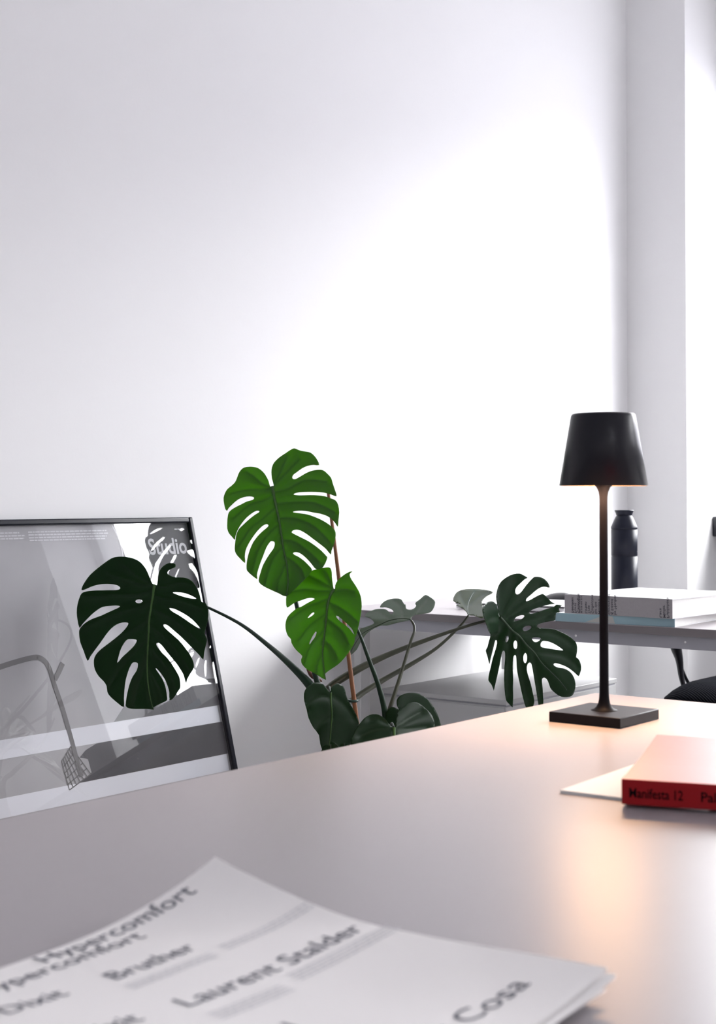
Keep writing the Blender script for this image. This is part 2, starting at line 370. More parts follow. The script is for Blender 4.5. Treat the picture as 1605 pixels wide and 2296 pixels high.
bm = bm_new(); pbox(bm, FWD, PW - FWD, FWD, PH - FWD, -.0118, -.0105); art = obj('print', bm, M['print'], poster)
bm = bm_new(); pbox(bm, FWD, PW - FWD, FWD, PH - FWD, -.0050, -.0030); obj('glass_sheet', bm, M['glass'], poster)
N0 = -.0100
def ppoly(bm, uv, n):
    vs = [bm.verts.new(pp(u, v, n)) for u, v in uv]; bm.faces.new(vs)
def clampu(u): return min(u, PW - FWD - .002)
def band(p_tl, p_tr, p_br, p_bl, name, mt, n=N0, lab=None):
    pts = [onp(*p) for p in (p_tl, p_tr, p_br, p_bl)]
    v0 = (pts[0][1] + pts[1][1]) / 2; v1 = (pts[2][1] + pts[3][1]) / 2; u1 = (pts[1][0] + pts[2][0]) / 2
    bm = bm_new(); ppoly(bm, [(PW - .05, v0), (u1, v0), (u1, v1), (PW - .05, v1)], n); o = obj(name, bm, mt, art)
    if lab: tag(o, lab)
    return u1, v0, v1
# two white printed bands
b1 = band((0, 1658.7), (493.7, 1580.9), (501.4, 1616.9), (0, 1703), 'printed_band', M['print_white'])
b2 = band((0, 1790.3), (514.7, 1689.8), (521.7, 1725.3), (0, 1837), 'printed_band', M['print_white'])
# dark picture area between the bands and mid grey ground above the upper band
bm = bm_new(); poly = [onp(*p) for p in ((188, 1755), (213, 1730), (205, 1700), (186, 1697), (200, 1680), (222, 1660), (300, 1650))]
poly = [(min(u, PW - .03), min(max(v, b1[2] + .001), b2[1] - .001)) for u, v in poly]
poly = [(poly[0][0], b2[1] - .0005)] + poly[1:-1] + [(poly[-2][0] - .02, b1[2] + .0005), (FWD + .001, b1[2] + .0005), (FWD + .001, b2[1] - .0005)]
ppoly(bm, poly, N0 - .0002); tag(obj('dark_ground', bm, M['print_dark'], art), 'dark grey picture area')
bm = bm_new(); u_, v_ = onp(240, 1600)
ppoly(bm, [onp(262, 1618), onp(300, 1560), onp(380, 1525), (FWD + .001, onp(496, 1518)[1]), (FWD + .001, b1[1] - .0005), (onp(262, 1618)[0], b1[1] - .0005)], N0 - .0002)
tag(obj('mid_ground', bm, M['print_mid'], art), 'mid grey picture area')
bm = bm_new()
ppoly(bm, [onp(258, 1174), onp(275, 1205), onp(283, 1245), onp(300, 1300), onp(330, 1400), (FWD + .001, onp(480, 1420)[1]), (FWD + .001, FWD + .001), (onp(258, 1174)[0], FWD + .001)], N0 - .0003)
tag(obj('shaded_ground', bm, M['print_mid'], art), 'darker grey right side of the picture')
def pribbon(bm, pts, wid, n):
    P = cr([onp(*p) for p in pts], 8); L = []
    for i, p in enumerate(P):
        a = Vector(P[max(i - 1, 0)]); b = Vector(P[min(i + 1, len(P) - 1)]); t = (b - a).normalized(); s = Vector((-t.y, t.x)) * wid / 2
        L.append((bm.verts.new(pp(p[0] + s.x, p[1] + s.y, n)), bm.verts.new(pp(p[0] - s.x, p[1] - s.y, n))))
    for (a, b), (c, d) in zip(L, L[1:]): bm.faces.new((a, b, d, c))
bm = bm_new(); pribbon(bm, [(258, 1175), (270, 1198), (279, 1225), (283, 1247), (284, 1262)], .0035, N0); obj('pale_curve', bm, M['print_text'], art)
bm = bm_new(); pribbon(bm, [(0, 1496), (40, 1483), (85, 1472), (105, 1478), (118, 1497), (130, 1535), (147, 1585), (163, 1640), (176, 1688), (190, 1740)], .0105, N0 + .0004)  # tube reflected in the glass, painted flat onto the print
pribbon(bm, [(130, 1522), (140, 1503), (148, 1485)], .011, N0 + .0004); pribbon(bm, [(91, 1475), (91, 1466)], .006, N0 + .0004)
tag(obj('tube_reflection', bm, M['painted_reflection'], art), 'reflection of a bent tube, painted grey on the print')
bm = bm_new()  # wire grid reflected in the glass, painted as grey lines
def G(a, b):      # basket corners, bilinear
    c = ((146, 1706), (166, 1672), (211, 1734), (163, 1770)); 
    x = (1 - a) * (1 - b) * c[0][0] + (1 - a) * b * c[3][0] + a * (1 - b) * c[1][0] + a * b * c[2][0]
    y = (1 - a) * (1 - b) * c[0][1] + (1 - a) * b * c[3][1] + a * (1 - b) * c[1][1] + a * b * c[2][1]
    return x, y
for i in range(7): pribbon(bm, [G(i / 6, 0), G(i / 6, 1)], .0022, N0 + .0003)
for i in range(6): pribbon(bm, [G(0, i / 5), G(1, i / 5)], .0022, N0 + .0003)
tag(obj('grid_reflection', bm, M['painted_reflection'], art), 'reflection of a wire grid, painted grey on the print')
# lettering on the poster (pu: distance from left)
def pmap(n): return lambda a, b: pp(-a, -b, n)
s0 = onp(343, 1241); s1 = onp(428, 1240)
lettering('lettering', [('Studio', -s0[0], -s0[1], s0[0] - s1[0], .050, .022)], M['print_text'], art, pmap(N0 + .0002))
rnd = random.Random(3)
for (xa, ya, xb, yb) in ((0, 1193, 50, 1192), (0, 1200, 62, 1198), (0, 1206.5, 61, 1204.5), (70, 1191, 247, 1186.5), (71, 1197.5, 249, 1192.5), (72, 1204, 246, 1198.5), (73.5, 1210, 243, 1204.5), (398, 1184.5, 420, 1183.5)):
    bm = bm_new(); A = onp(xa, ya); B = onp(xb, yb); u = A[0]; v = (A[1] + B[1]) / 2
    while u > B[0]:
        L = min(rnd.uniform(.004, .014), u - B[0]); ppoly(bm, [(u, v - .0013), (u - L, v - .0013), (u - L, v + .0013), (u, v + .0013)], N0 + .0002); u -= L + .0016
    obj('fine_print', bm, M['print_text'], art)

# ------------------------------------------------------------------ steel pedestal
def pedestal():
    h = .53; a = onz(1133, 1570.8, h)
    x0, x1, y0, y1 = a.x, a.x + .565, a.y, a.y + .372
    t = empty('pedestal_cabinet', ((x0 + x1) / 2, (y0 + y1) / 2, 0)); tag(t, 'light grey metal pedestal cabinet under the desk behind the plant', 'cabinet')
    bm = bm_new(); box(bm, x0 + .004, x1, y0, y1, .02, h - .016); obj('body', bm, M['cab'], t, bevel=.002)
    bm = bm_new(); box(bm, x0 + .001, x1 + .002, y0 - .002, y1 + .002, h - .012, h); obj('top', bm, M['cab'], t, bevel=.0015)
    bm = bm_new(); box(bm, x0 + .006, x1 - .004, y0 + .002, y1 - .002, h - .0158, h - .0122); obj('shadow_gap', bm, M['steel'], t)
    zz = [h - .018, .36, .19, .022]
    for z1, z0 in zip(zz, zz[1:]):
        bm = bm_new(); box(bm, x0, x0 + .0038, y0 + .003, y1 - .003, z0 + .003, z1 - .001); d = obj('drawer', bm, M['cab'], t, bevel=.001)
        bm = bm_new(); box(bm, x0 - .006, x0 - .0002, y0 + .13, y1 - .13, z0 + .006, z0 + .010); obj('handle', bm, M['steel'], d)
    for sx_ in (x0 + .05, x1 - .05):
        for sy_ in (y0 + .05, y1 - .05):
            bm = bm_new(); lathe(bm, (sx_, sy_, 0), [(.018, 0), (.018, .0198)], 20); obj('foot', bm, M['plastic'], t)
pedestal()

# ------------------------------------------------------------------ table lamp
def lamp():
    cx, cy = 1.6565, .889
    t = empty('table_lamp', (cx, cy, TZ)); tag(t, 'slim matt black table lamp with cone shade and square base, switched on', 'lamp')
    bm = bm_new(); box(bm, cx - .052, cx + .052, cy - .049, cy + .049, TZ, TZ + .0125); obj('base', bm, M['lamp'], t, bevel=.0012, seg=3)
    prof = [(.0165, .0), (.0155, .0006), (.0125, .0018), (.0098, .0042), (.0076, .0085), (.0064, .014), (.0059, .022), (.0057, .04), (.0054, .15), (.0051, .262), (.0053, .266), (.0062, .2715), (.0085, .277), (.0118, .2805), (.014, .282), (.0142, .288)]
    bm = bm_new(); lathe(bm, (cx, cy, TZ + .0125), prof, 40); obj('pole', bm, M['pole'], t, smooth=True)
    zb, zt, rb, rt = TZ + .2915, TZ + .382, .0549, .0397
    bm = bm_new()
    out = [(rb - .0012, zb), (rb, zb + .0006), (rt + .0006, zt - .004), (rt - .0002, zt - .0016), (rt - .0018, zt - .0003), (rt - .004, zt), (.0001, zt - .0002)]
    inn = [(.0001, zt - .004), (rt - .004, zt - .004), (rb - .0016, zb + .0006), (rb - .0012, zb)]
    lathe(bm, (cx, cy, 0), out, 96, cap0=False, cap1=True); sh = obj('lamp_shade', bm, M['shade'], t, smooth=True)
    bm = bm_new(); lathe(bm, (cx, cy, 0), inn, 96, cap0=True, cap1=False); obj('shade_lining', bm, M['lamp_in'], sh, smooth=True)
    bm = bm_new(); lathe(bm, (cx, cy, 0), [(.016, zb + .012), (.036, zb + .012), (.036, zb + .018), (.016, zb + .018), (.016, zb + .012)], 48, cap0=False, cap1=False)
    tag(obj('light_diffuser', bm, M['glow'], t), 'glowing warm diffuser')
    bm = bm_new(); lathe(bm, (cx, cy, 0), [(.0135, zb + .009), (.0135, zt - .0045)], 24); obj('socket', bm, M['lamp'], t)
    # the lamp's own light: a ring of small warm sources below the diffuser
    for k in range(4):
        a = math.pi / 4 + k * math.pi / 2
        l = bpy.data.lights.new('lamp_bulb', 'AREA'); l.shape = 'DISK'; l.size = .026; l.energy = .9; l.color = (1, .56, .27)
        o = bpy.data.objects.new('lamp_bulb', l); COL.objects.link(o); o.location = (.026 * math.cos(a), .026 * math.sin(a), zb + .0115 - TZ); o.parent = t
lamp()

# ------------------------------------------------------------------ bottle
bm = bm_new(); bc = atd(1399, 1142, 4.0); bx, by = bc.x, bc.y
bt = empty('drinking_bottle', (bx, by, TZ)); tag(bt, 'dark navy cylindrical drinking bottle standing on the desk behind the books', 'bottle')
R_ = .0352
lathe(bm, (bx, by, TZ), [(R_ - .002, 0), (R_, .002), (R_, .1215), (R_ - .0008, .1222), (R_ - .0008, .1232), (R_, .124)], 64, cap1=True); obj('lower_body', bm, M['bottle'], bt, smooth=True)
bm = bm_new(); lathe(bm, (bx, by, TZ), [(R_ - .001, .1243), (R_, .125), (R_, .1935), (R_ - .0008, .1942), (R_ - .0008, .1948)], 64); obj('middle_section', bm, M['bottle'], bt, smooth=True)
bm = bm_new(); lathe(bm, (bx, by, TZ), [(R_ - .001, .195), (R_, .1957), (R_ + .0003, .201), (R_ - .003, .2085), (.0262, .222), (.0225, .229), (.0205, .2315), (.0205, .2325)], 64); obj('shoulder', bm, M['bottle'], bt, smooth=True)
bm = bm_new(); lathe(bm, (bx, by, TZ), [(.020, .2326), (.0213, .2332), (.0225, .2375), (.0255, .2445), (.0258, .2462), (.0245, .2468), (.001, .2462)], 64); obj('cap', bm, M['bottle'], bt, smooth=True)

# ------------------------------------------------------------------ books on the desk
def book(name, label, origin, rz, ln, dep, th, cover, spine, cov_t=.002, curl=None, pages=None):
    """spine along -y of the book's frame (length ln), pages towards +x"""
    t = empty(name, origin, rz); tag(t, label, 'book')
    R = Matrix.Translation(origin) @ Matrix.Rotation(rz, 4, 'Z')
    def grid(bm, z0, z1, x0, x1, y0, y1, n=14):
        f = curl or (lambda x, y: 0)
        G0 = [[bm.verts.new(R @ Vector((x0 + (x1 - x0) * i / n, y0 + (y1 - y0) * j / n, z0 + f((i / n), (j / n)) * z0 / th))) for j in range(n + 1)] for i in range(n + 1)]
        G1 = [[bm.verts.new(R @ Vector((x0 + (x1 - x0) * i / n, y0 + (y1 - y0) * j / n, z1 + f((i / n), (j / n)) * z1 / th))) for j in range(n + 1)] for i in range(n + 1)]
        for i in range(n):
            for j in range(n):
                bm.faces.new((G1[i][j], G1[i + 1][j], G1[i + 1][j + 1], G1[i][j + 1])); bm.faces.new((G0[i][j], G0[i][j + 1], G0[i + 1][j + 1], G0[i + 1][j]))
        for i in range(n):
            bm.faces.new((G0[i][0], G0[i + 1][0], G1[i + 1][0], G1[i][0])); bm.faces.new((G0[i + 1][n], G0[i][n], G1[i][n], G1[i + 1][n]))
            bm.faces.new((G0[0][i + 1], G0[0][i], G1[0][i], G1[0][i + 1])); bm.faces.new((G0[n][i], G0[n][i + 1], G1[n][i + 1], G1[n][i]))
    bm = bm_new(); grid(bm, 0, cov_t, .0003, dep, -ln, 0); c0 = obj('cover', bm, cover, t, smooth=False)
    bm = bm_new(); grid(bm, th - cov_t, th, .0003, dep, -ln, 0); c1 = obj('cover', bm, cover, t, smooth=False)
    bm = bm_new(); g = .0012; grid(bm, cov_t + .0001, th - cov_t - .0001, .002, dep - .003, -ln + .002, -.002)
    obj('page_block', bm, pages or M['pages'], t, smooth=False)
    bm = bm_new(); box(bm, -.0012, .0002, -ln, 0, 0, th, R); sp = obj('spine', bm, spine, t, bevel=.0005)
    return t, sp, R
o_ = onz(1245, 1392.3, TZ); e2 = onz(1513, 1406.4, TZ); rz = math.atan2(-(e2 - o_).x * -1, -(e2 - o_).y) 
rz_b = math.atan2((e2 - o_).x, -(e2 - o_).y)
tb, spb, Rb = book('book', 'wide pale blue book with white page edges lying under the grey book', Vector((o_.x, o_.y, TZ)), rz_b, (e2 - o_).length, .34, .0185, M['cover_white'], M['blue'])
bm = bm_new()
for poly in (((-.075, .001), (-.118, .017), (-.142, .017), (-.148, .001)),):
    bm.faces.new([bm.verts.new(Rb @ Vector((-.0015, y, z))) for y, z in poly])
tag(obj('spine_pattern', bm, M['beige'], spb), 'beige slanted patch printed on the spine')
g0 = onz(1265.6, 1374, TZ + .0187); g1 = onz(1507.4, 1388, TZ + .0187); rz_g = math.atan2((g1 - g0).x, -(g1 - g0).y)
gt = .0425; gl = (g1 - g0).length
tg, spg, Rg = book('book', 'thick book with grey linen spine lettered in black, topmost of the desk stack', Vector((g0.x + .001, g0.y, TZ + .0187)), rz_g, gl, .325, gt, M['cover_white'], M['spine_grey'])
# spine lettering runs upwards; a = height on spine, b = -distance along the spine
items = []
px_sc = gl / (1507.4 - 1265.6)
for body, x, ln_px in (('Neubau', 1283, 30), ('Forst', 1289.5, 20), ('Catalogue', 1297, 39), ('Urban', 1314, 23), ('Tree', 1321, 16), ('Collection', 1329, 38), ('for the', 1337, 24), ('Modern', 1344.5, 30), ('Generated', 1366.5, 40), ('& Edited', 1373.5, 31), ('by Neubau', 1381, 40), ('Lars', 1480.5, 18), ('Müller', 1488, 25), ('Publishers', 1495.8, 40)):
    items.append((body, .0020, (x - 1265.6) * px_sc, ln_px * px_sc * .98, .0088, .012))
lettering('lettering', items, M['ink'], spg, lambda a, b: Rg @ Vector((-.0016, -b, a)))
# rewrite: letters stand with their tops towards the left of the spine, so b grows leftwards
bm = bm_new(); rnd = random.Random(5)
for k in range(26):
    a = .002 + k * .00145; wd = rnd.choice((.0005, .0009, .0011)); 
    for x0_, x1_ in ((1299.5, 1303), (1304, 1307.5)):
        if rnd.random() < .8:
            bm.faces.new([bm.verts.new(Rg @ Vector((-.0016, -(x - 1265.6) * px_sc, z))) for x, z in ((x0_, a), (x1_, a), (x1_, a + wd), (x0_, a + wd))])
obj('line_pattern', bm, M['ink'], spg)

# ------------------------------------------------------------------ small things on the far desk
p = onz(1225, 1350, TZ)
bm = bm_new(); Rm = Matrix.Translation((3.24, 1.95, TZ)) @ Matrix.Rotation(math.radians(4), 4, 'Z')
lt = empty('laptop', (3.24, 1.95, TZ)); tag(lt, 'thin closed white laptop with a dark edge lying on the desk left of the books', 'laptop')
box(bm, -.11, .11, -.15, .15, .002, .013, Rm); obj('body', bm, M['cover_white'], lt, bevel=.003)
bm = bm_new(); box(bm, -.1105, .1105, -.1505, .1505, .0132, .0155, Rm); obj('lid', bm, M['plastic'], lt, bevel=.0008)
bm = bm_new(); box(bm, -.1095, .1095, -.1495, .1495, .0156, .017, Rm); tag(obj('lid_cover', bm, M['cover_white'], lt, bevel=.0006), 'white lid face')
for fx in (-.09, .09):
    for fy in (-.13, .13):
        bm = bm_new(); lathe(bm, (0, 0, 0), [(.006, 0), (.006, .002)], 12, mtx=Rm @ Matrix.Translation((fx, fy, 0))); obj('foot', bm, M['plastic'], lt)
mo = onz(1252, 1356, TZ)
bm = bm_new(); bmesh.ops.create_uvsphere(bm, u_segments=32, v_segments=20, radius=1)
for v in bm.verts:
    if v.co.z < -.35: v.co.z = -.35
bmesh.ops.scale(bm, vec=(.033, .056, .024), verts=bm.verts); bmesh.ops.translate(bm, vec=(mo.x, mo.y - .01, TZ + .35 * .024), verts=bm.verts)
ms = obj('computer_mouse', bm, M['plastic'], smooth=True); tag(ms, 'small black rounded computer mouse on the desk beside the grey book spine', 'mouse')

# ------------------------------------------------------------------ red book and white booklet on the work table
w0 = onz(1255, 1778, TZ); 
bk = empty('booklet', (w0.x, w0.y, TZ)); tag(bk, 'thin white booklet partly covered by the red book', 'booklet')
wr = onz(1394, 1795.5, TZ); bR = Matrix.Translation((w0.x, w0.y, TZ)) @ Matrix.Rotation(math.atan2((wr - w0).x, -(wr - w0).y), 4, 'Z')
bm = bm_new(); box(bm, 0, .205, -.145, 0, .0, .0006, bR); obj('cover', bm, M['paper'], bk)
bm = bm_new(); box(bm, .0005, .2045, -.1445, -.0004, .0007, .0020, bR); obj('page_block', bm, M['pages'], bk)
bm = bm_new(); box(bm, 0, .205, -.145, 0, .0021, .0028, bR); obj('cover', bm, M['paper'], bk)
r0 = onz(1393.8, 1802.4, TZ + .0032); r1 = onz(1605, 1816.3, TZ + .0032); rz_r = math.atan2((r1 - r0).x, -(r1 - r0).y)
curlf = lambda i, j: .0065 * max(0, i - .35) ** 1.5 * (1 if True else 0) + .004 * max(0, i - .5) * max(0, j - .6)
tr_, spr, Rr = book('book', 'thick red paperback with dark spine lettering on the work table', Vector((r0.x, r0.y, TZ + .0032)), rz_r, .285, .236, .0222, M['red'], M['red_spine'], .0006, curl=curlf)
k_ = (r1 - r0).length / (1605 - 1393.8)
lettering('lettering', [('Manifesta 12', (1412 - 1394) * k_, .0066, (1533 - 1412) * k_, .0122, .012), ('Palermo', (1573 - 1394) * k_, .0066, None, .0122, .012)], M['spine_ink'], spr, lambda a, b: Rr @ Vector((-.0016, -a, b)))

# ------------------------------------------------------------------ newspaper
NX1, NY1, NY0, NX0 = .738, .690, .394, .31
def nz(x, y):
    c = (NX1 - x) + (NY1 - y); h = .0225 * max(0, 1 - c / .135) ** 1.7
    d = (NX1 - x) + (y - NY0); h += .004 * max(0, 1 - d / .10) ** 1.5
    h += .0048 * max(0, (x - .635) / .10) ** 2
    h += .0016 * math.sin(x * 21 + y * 9) * min(1, c * 6) + .0010 * math.sin(y * 30 - x * 7)
    return TZ + .0062 + h
news = empty('newspaper', (.52, .54, TZ)); tag(news, 'folded newspaper with large sans lettering and a curled corner in the foreground', 'newspaper')
def sheet(name, dz, dx, dy, amp, mt, th=.00012):
    bm = bm_new(); nxn, nyn = 60, 46; Gd = []
    for i in range(nxn + 1):
        row = []
        for j in range(nyn + 1):
            x = NX0 + (NX1 + dx - NX0) * i / nxn; y = NY0 + dy + (NY1 - dx * .3 - NY0 - dy) * j / nyn
            z = TZ + .0062 + (nz(x, y) - TZ - .0062) * amp + dz
            row.append((bm.verts.new((x, y, z)), bm.verts.new((x, y, z - th))))
        Gd.append(row)
    for i in range(nxn):
        for j in range(nyn):
            a, b, c, d = Gd[i][j], Gd[i + 1][j], Gd[i + 1][j + 1], Gd[i][j + 1]
            bm.faces.new((a[0], b[0], c[0], d[0])); bm.faces.new((a[1], d[1], c[1], b[1]))
    for i in range(nxn):
        for j in (0, nyn): bm.faces.new((Gd[i][j][0], Gd[i + 1][j][0], Gd[i + 1][j][1], Gd[i][j][1]))
    for j in range(nyn):
        for i in (0, nxn): bm.faces.new((Gd[i][j][0], Gd[i][j + 1][0], Gd[i][j + 1][1], Gd[i][j][1]))
    return obj(name, bm, mt, news, smooth=True, sharp=True)
front = sheet('front_page', 0, 0, 0, 1.0, M['news'])
sheet('inner_sheet', -.0011, -.002, -.006, .92, M['news']); sheet('inner_sheet', -.0024, .001, -.004, .75, M['news']); sheet('inner_sheet', -.0042, -.004, -.001, .35, M['news'])
def nmap(a, b): return Vector((a, b, nz(a, b) + .0003))
def base(p0, p1):
    A, B = onz(*p0, TZ + .0075), onz(*p1, TZ + .0075); return A, B
A, B = onz(82, 2144, TZ + .007), onz(466, 2018, TZ + .016); hl = B.x - A.x; yb = (A.y + B.y) / 2; CS = .0200
E2 = onz(331, 2103, TZ + .007); Bs, Be = base((257, 2188), (453.5, 2129)); D1, D1e = base((22, 2269), (157, 2221)); D2e = onz(327, 2280, TZ + .007)
L0, L1 = base((430, 2247), (817, 2095)); Z1 = onz(680, 2292, TZ + .007); C1 = onz(1186, 2209, TZ + .009); C0 = onz(1058, 2282, TZ + .009)
dl = D1e.x - D1.x
lettering('lettering', [('Hypercomfort', A.x, yb, hl, CS, 0), ('Hypercomfort', E2.x - hl, E2.y, hl, CS, 0), ('Bruther', Bs.x, (Bs.y + Be.y) / 2, Be.x - Bs.x, CS, 0),
    ('Dixit', D1.x, (D1.y + D1e.y) / 2, dl, CS, 0), ('Dixit', D2e.x - dl, D2e.y, dl, CS, 0), ('Laurent Stalder', L0.x, (L0.y + L1.y) / 2, L1.x - L0.x, CS * 1.05, 0),
    ('01', Z1.x - .022, Z1.y, .022, CS, 0), ('s Cosa', C0.x - (C1.x - C0.x) * .32, (C0.y + C1.y) / 2, (C1.x - C0.x) * 1.32, CS * 1.05, 0)], M['news_ink'], front, nmap)
bm = bm_new(); rnd = random.Random(9)
def block(p0, p1, n):
    bm = bm_new()
    a, b = onz(*p0, TZ + .0075), onz(*p1, TZ + .009); y = (a.y + b.y) / 2
    for k in range(n):
        x = a.x; yy = y - k * .0034
        while x < b.x:
            L = min(rnd.uniform(.003, .008), b.x - x)
            bm.faces.new([bm.verts.new(nmap(*c)) for c in ((x, yy), (x + L, yy), (x + L, yy + .0011), (x, yy + .0011))]); x += L + .0011
    obj('fine_print', bm, M['news_small'], front)
block((265, 2200), (490, 2135), 3); block((490, 2125), (690, 2052), 3); block((455, 2258), (645, 2195), 4); block((650, 2180), (865, 2085), 4)

# ------------------------------------------------------------------ office chair behind the desk
def chair():
    cx, cy = 3.98, 1.61
    t = empty('office_chair', (cx, cy, 0)); tag(t, 'black office chair with ribbed mesh seat pushed up behind the desk', 'chair')
    bm = bm_new(); n = 28; G_ = []
    for side in (0, 1):
        g_ = []
        for i in range(n + 1):
            row = []
            for j in range(n + 1):
                a = -1 + 2 * i / n; b = -1 + 2 * j / n
                # rounded square outline
                k = (abs(a) ** 4 + abs(b) ** 4) ** .25 or 1; mx_ = max(abs(a), abs(b)); s = mx_ / k if k else 1
                x, y = a * s * .245, b * s * .265; r = mx_
                edge = max(0, (r - .55) / .45)
                zt = .508 - .045 * edge ** 2.6 + .012 * (abs(b) ** 2) * (1 - edge)
                zb = .452 - .0 * edge
                z = zt if side == 0 else min(zt - .002, zb)
                row.append(bm.verts.new((cx + x, cy + y, z)))
            g_.append(row)
        G_.append(g_)
    for i in range(n):
        for j in range(n):
            bm.faces.new((G_[0][i][j], G_[0][i + 1][j], G_[0][i + 1][j + 1], G_[0][i][j + 1])); bm.faces.new((G_[1][i][j], G_[1][i][j + 1], G_[1][i + 1][j + 1], G_[1][i + 1][j]))
    for i in range(n):
        for (a, b) in (((i, 0), (i + 1, 0)), ((i, n), (i + 1, n)), ((0, i), (0, i + 1)), ((n, i), (n, i + 1))):
            bm.faces.new((G_[0][a[0]][a[1]], G_[0][b[0]][b[1]], G_[1][b[0]][b[1]], G_[1][a[0]][a[1]]))
    obj('seat', bm, M['mesh'], t, smooth=True)
    for s in (1, -1):
        bm = bm_new()
        Y_ = cy + s * .245
        tube(bm, cr([(cx - .03, cy + s * .15, .440, .008), (cx - .05, Y_ - s * .02, .447, .007), (cx - .060, Y_, .50, .0080), (cx - .078, Y_, .56, .0120), (cx - .10, Y_, .60, .0175), (cx - .115, Y_, .64, .021)], 6), 10, .8)
        tube(bm, cr([(cx + .02, Y_ - s * .02, .447, .006), (cx - .02, Y_, .49, .005), (cx - .068, Y_, .54, .005)], 5), 8)
        ar = obj('arm_support', bm, M['plastic'], t, smooth=True)
        bm = bm_new(); box(bm, cx - .22, cx - .02, cy + s * .245 - .035, cy + s * .245 + .035, .636, .664); obj('armrest', bm, M['plastic'], ar, bevel=.01, seg=4)
    # backrest, curved
    bm = bm_new(); n = 20; Gb = []
    for i in range(n + 1):
        row = []
        for j in range(n + 1):
            a = -1 + 2 * i / n; v = j / n; y = cy + a * .20 * (1 - .12 * v * v); x = cx + .27 + .06 * v - .03 * (a * a) ; z = .56 + .40 * v
            row.append((bm.verts.new((x, y, z)), bm.verts.new((x + .018, y, z))))
        Gb.append(row)
    for i in range(n):
        for j in range(n):
            a, b, c, d = Gb[i][j], Gb[i + 1][j], Gb[i + 1][j + 1], Gb[i][j + 1]
            bm.faces.new((a[0], b[0], c[0], d[0])); bm.faces.new((a[1], d[1], c[1], b[1]))
    for i in range(n):
        for (a, b) in (((i, 0), (i + 1, 0)), ((i, n), (i + 1, n)), ((0, i), (0, i + 1)), ((n, i), (n, i + 1))):
            A_, B_ = Gb[a[0]][a[1]], Gb[b[0]][b[1]]; bm.faces.new((A_[0], B_[0], B_[1], A_[1]))
    obj('backrest', bm, M['mesh'], t, smooth=True)
    bm = bm_new(); tube(bm, cr([(cx + .05, cy, .44, .02), (cx + .2, cy, .43, .02), (cx + .31, cy, .50, .018), (cx + .33, cy, .66, .014)], 6), 12); obj('back_support', bm, M['plastic'], t, smooth=True)
    bm = bm_new(); lathe(bm, (cx, cy, 0), [(.03, .09), (.03, .25), (.018, .25), (.018, .40), (.07, .41), (.09, .452)], 32); obj('gas_column', bm, M['plastic'], t, smooth=False)
    for k in range(5):
        a = k * 2 * math.pi / 5 + .3; ex, ey = cx + .29 * math.cos(a), cy + .29 * math.sin(a)
        bm = bm_new(); tube(bm, [(cx, cy, .11, .022), (cx + .15 * math.cos(a), cy + .15 * math.sin(a), .10, .018), (ex, ey, .075, .014)], 10); lg = obj('leg', bm, M['plastic'], t, smooth=True)
        bm = bm_new(); R2 = Matrix.Translation((ex, ey, .028)) @ Matrix.Rotation(a, 4, 'Z') @ Matrix.Rotation(math.pi / 2, 4, 'X')
        lathe(bm, (0, 0, 0), [(.026, -.022), (.028, -.018), (.028, .018), (.026, .022)], 24, mtx=R2); tube(bm, [(ex, ey, .04, .008), (ex, ey, .078, .008)], 8)
        obj('castor', bm, M['plastic'], lg, smooth=False)
chair()

# ------------------------------------------------------------------ the monstera
def T(ox, oy, sc, pts): return [(ox + x / sc, oy + y / sc) for x, y in pts]
def inside(p, poly):
    x, y = p; c = False; n = len(poly); j = n - 1
    for i in range(n):
        xi, yi = poly[i]; xj, yj = poly[j]
        if (yi > y) != (yj > y) and x < (xj - xi) * (y - yi) / (yj - yi) + xi: c = not c
        j = i
    return c
def segdist(p, a, b):
    ax, ay = a; bx_, by_ = b; dx, dy = bx_ - ax, by_ - ay; L = dx * dx + dy * dy
    t = 0 if L == 0 else max(0, min(1, ((p[0] - ax) * dx + (p[1] - ay) * dy) / L))
    return math.hypot(p[0] - ax - t * dx, p[1] - ay - t * dy)
def polydist(p, pl): return min(segdist(p, a, b) for a, b in zip(pl, pl[1:]))

plant_base = atd(775, 1700, 2.78); pbx, pby = plant_base.x, plant_base.y
plant = empty('potted_monstera', (pbx, pby, 0)); tag(plant, 'tall potted monstera with split leaves on long stalks behind the work table', 'plant')

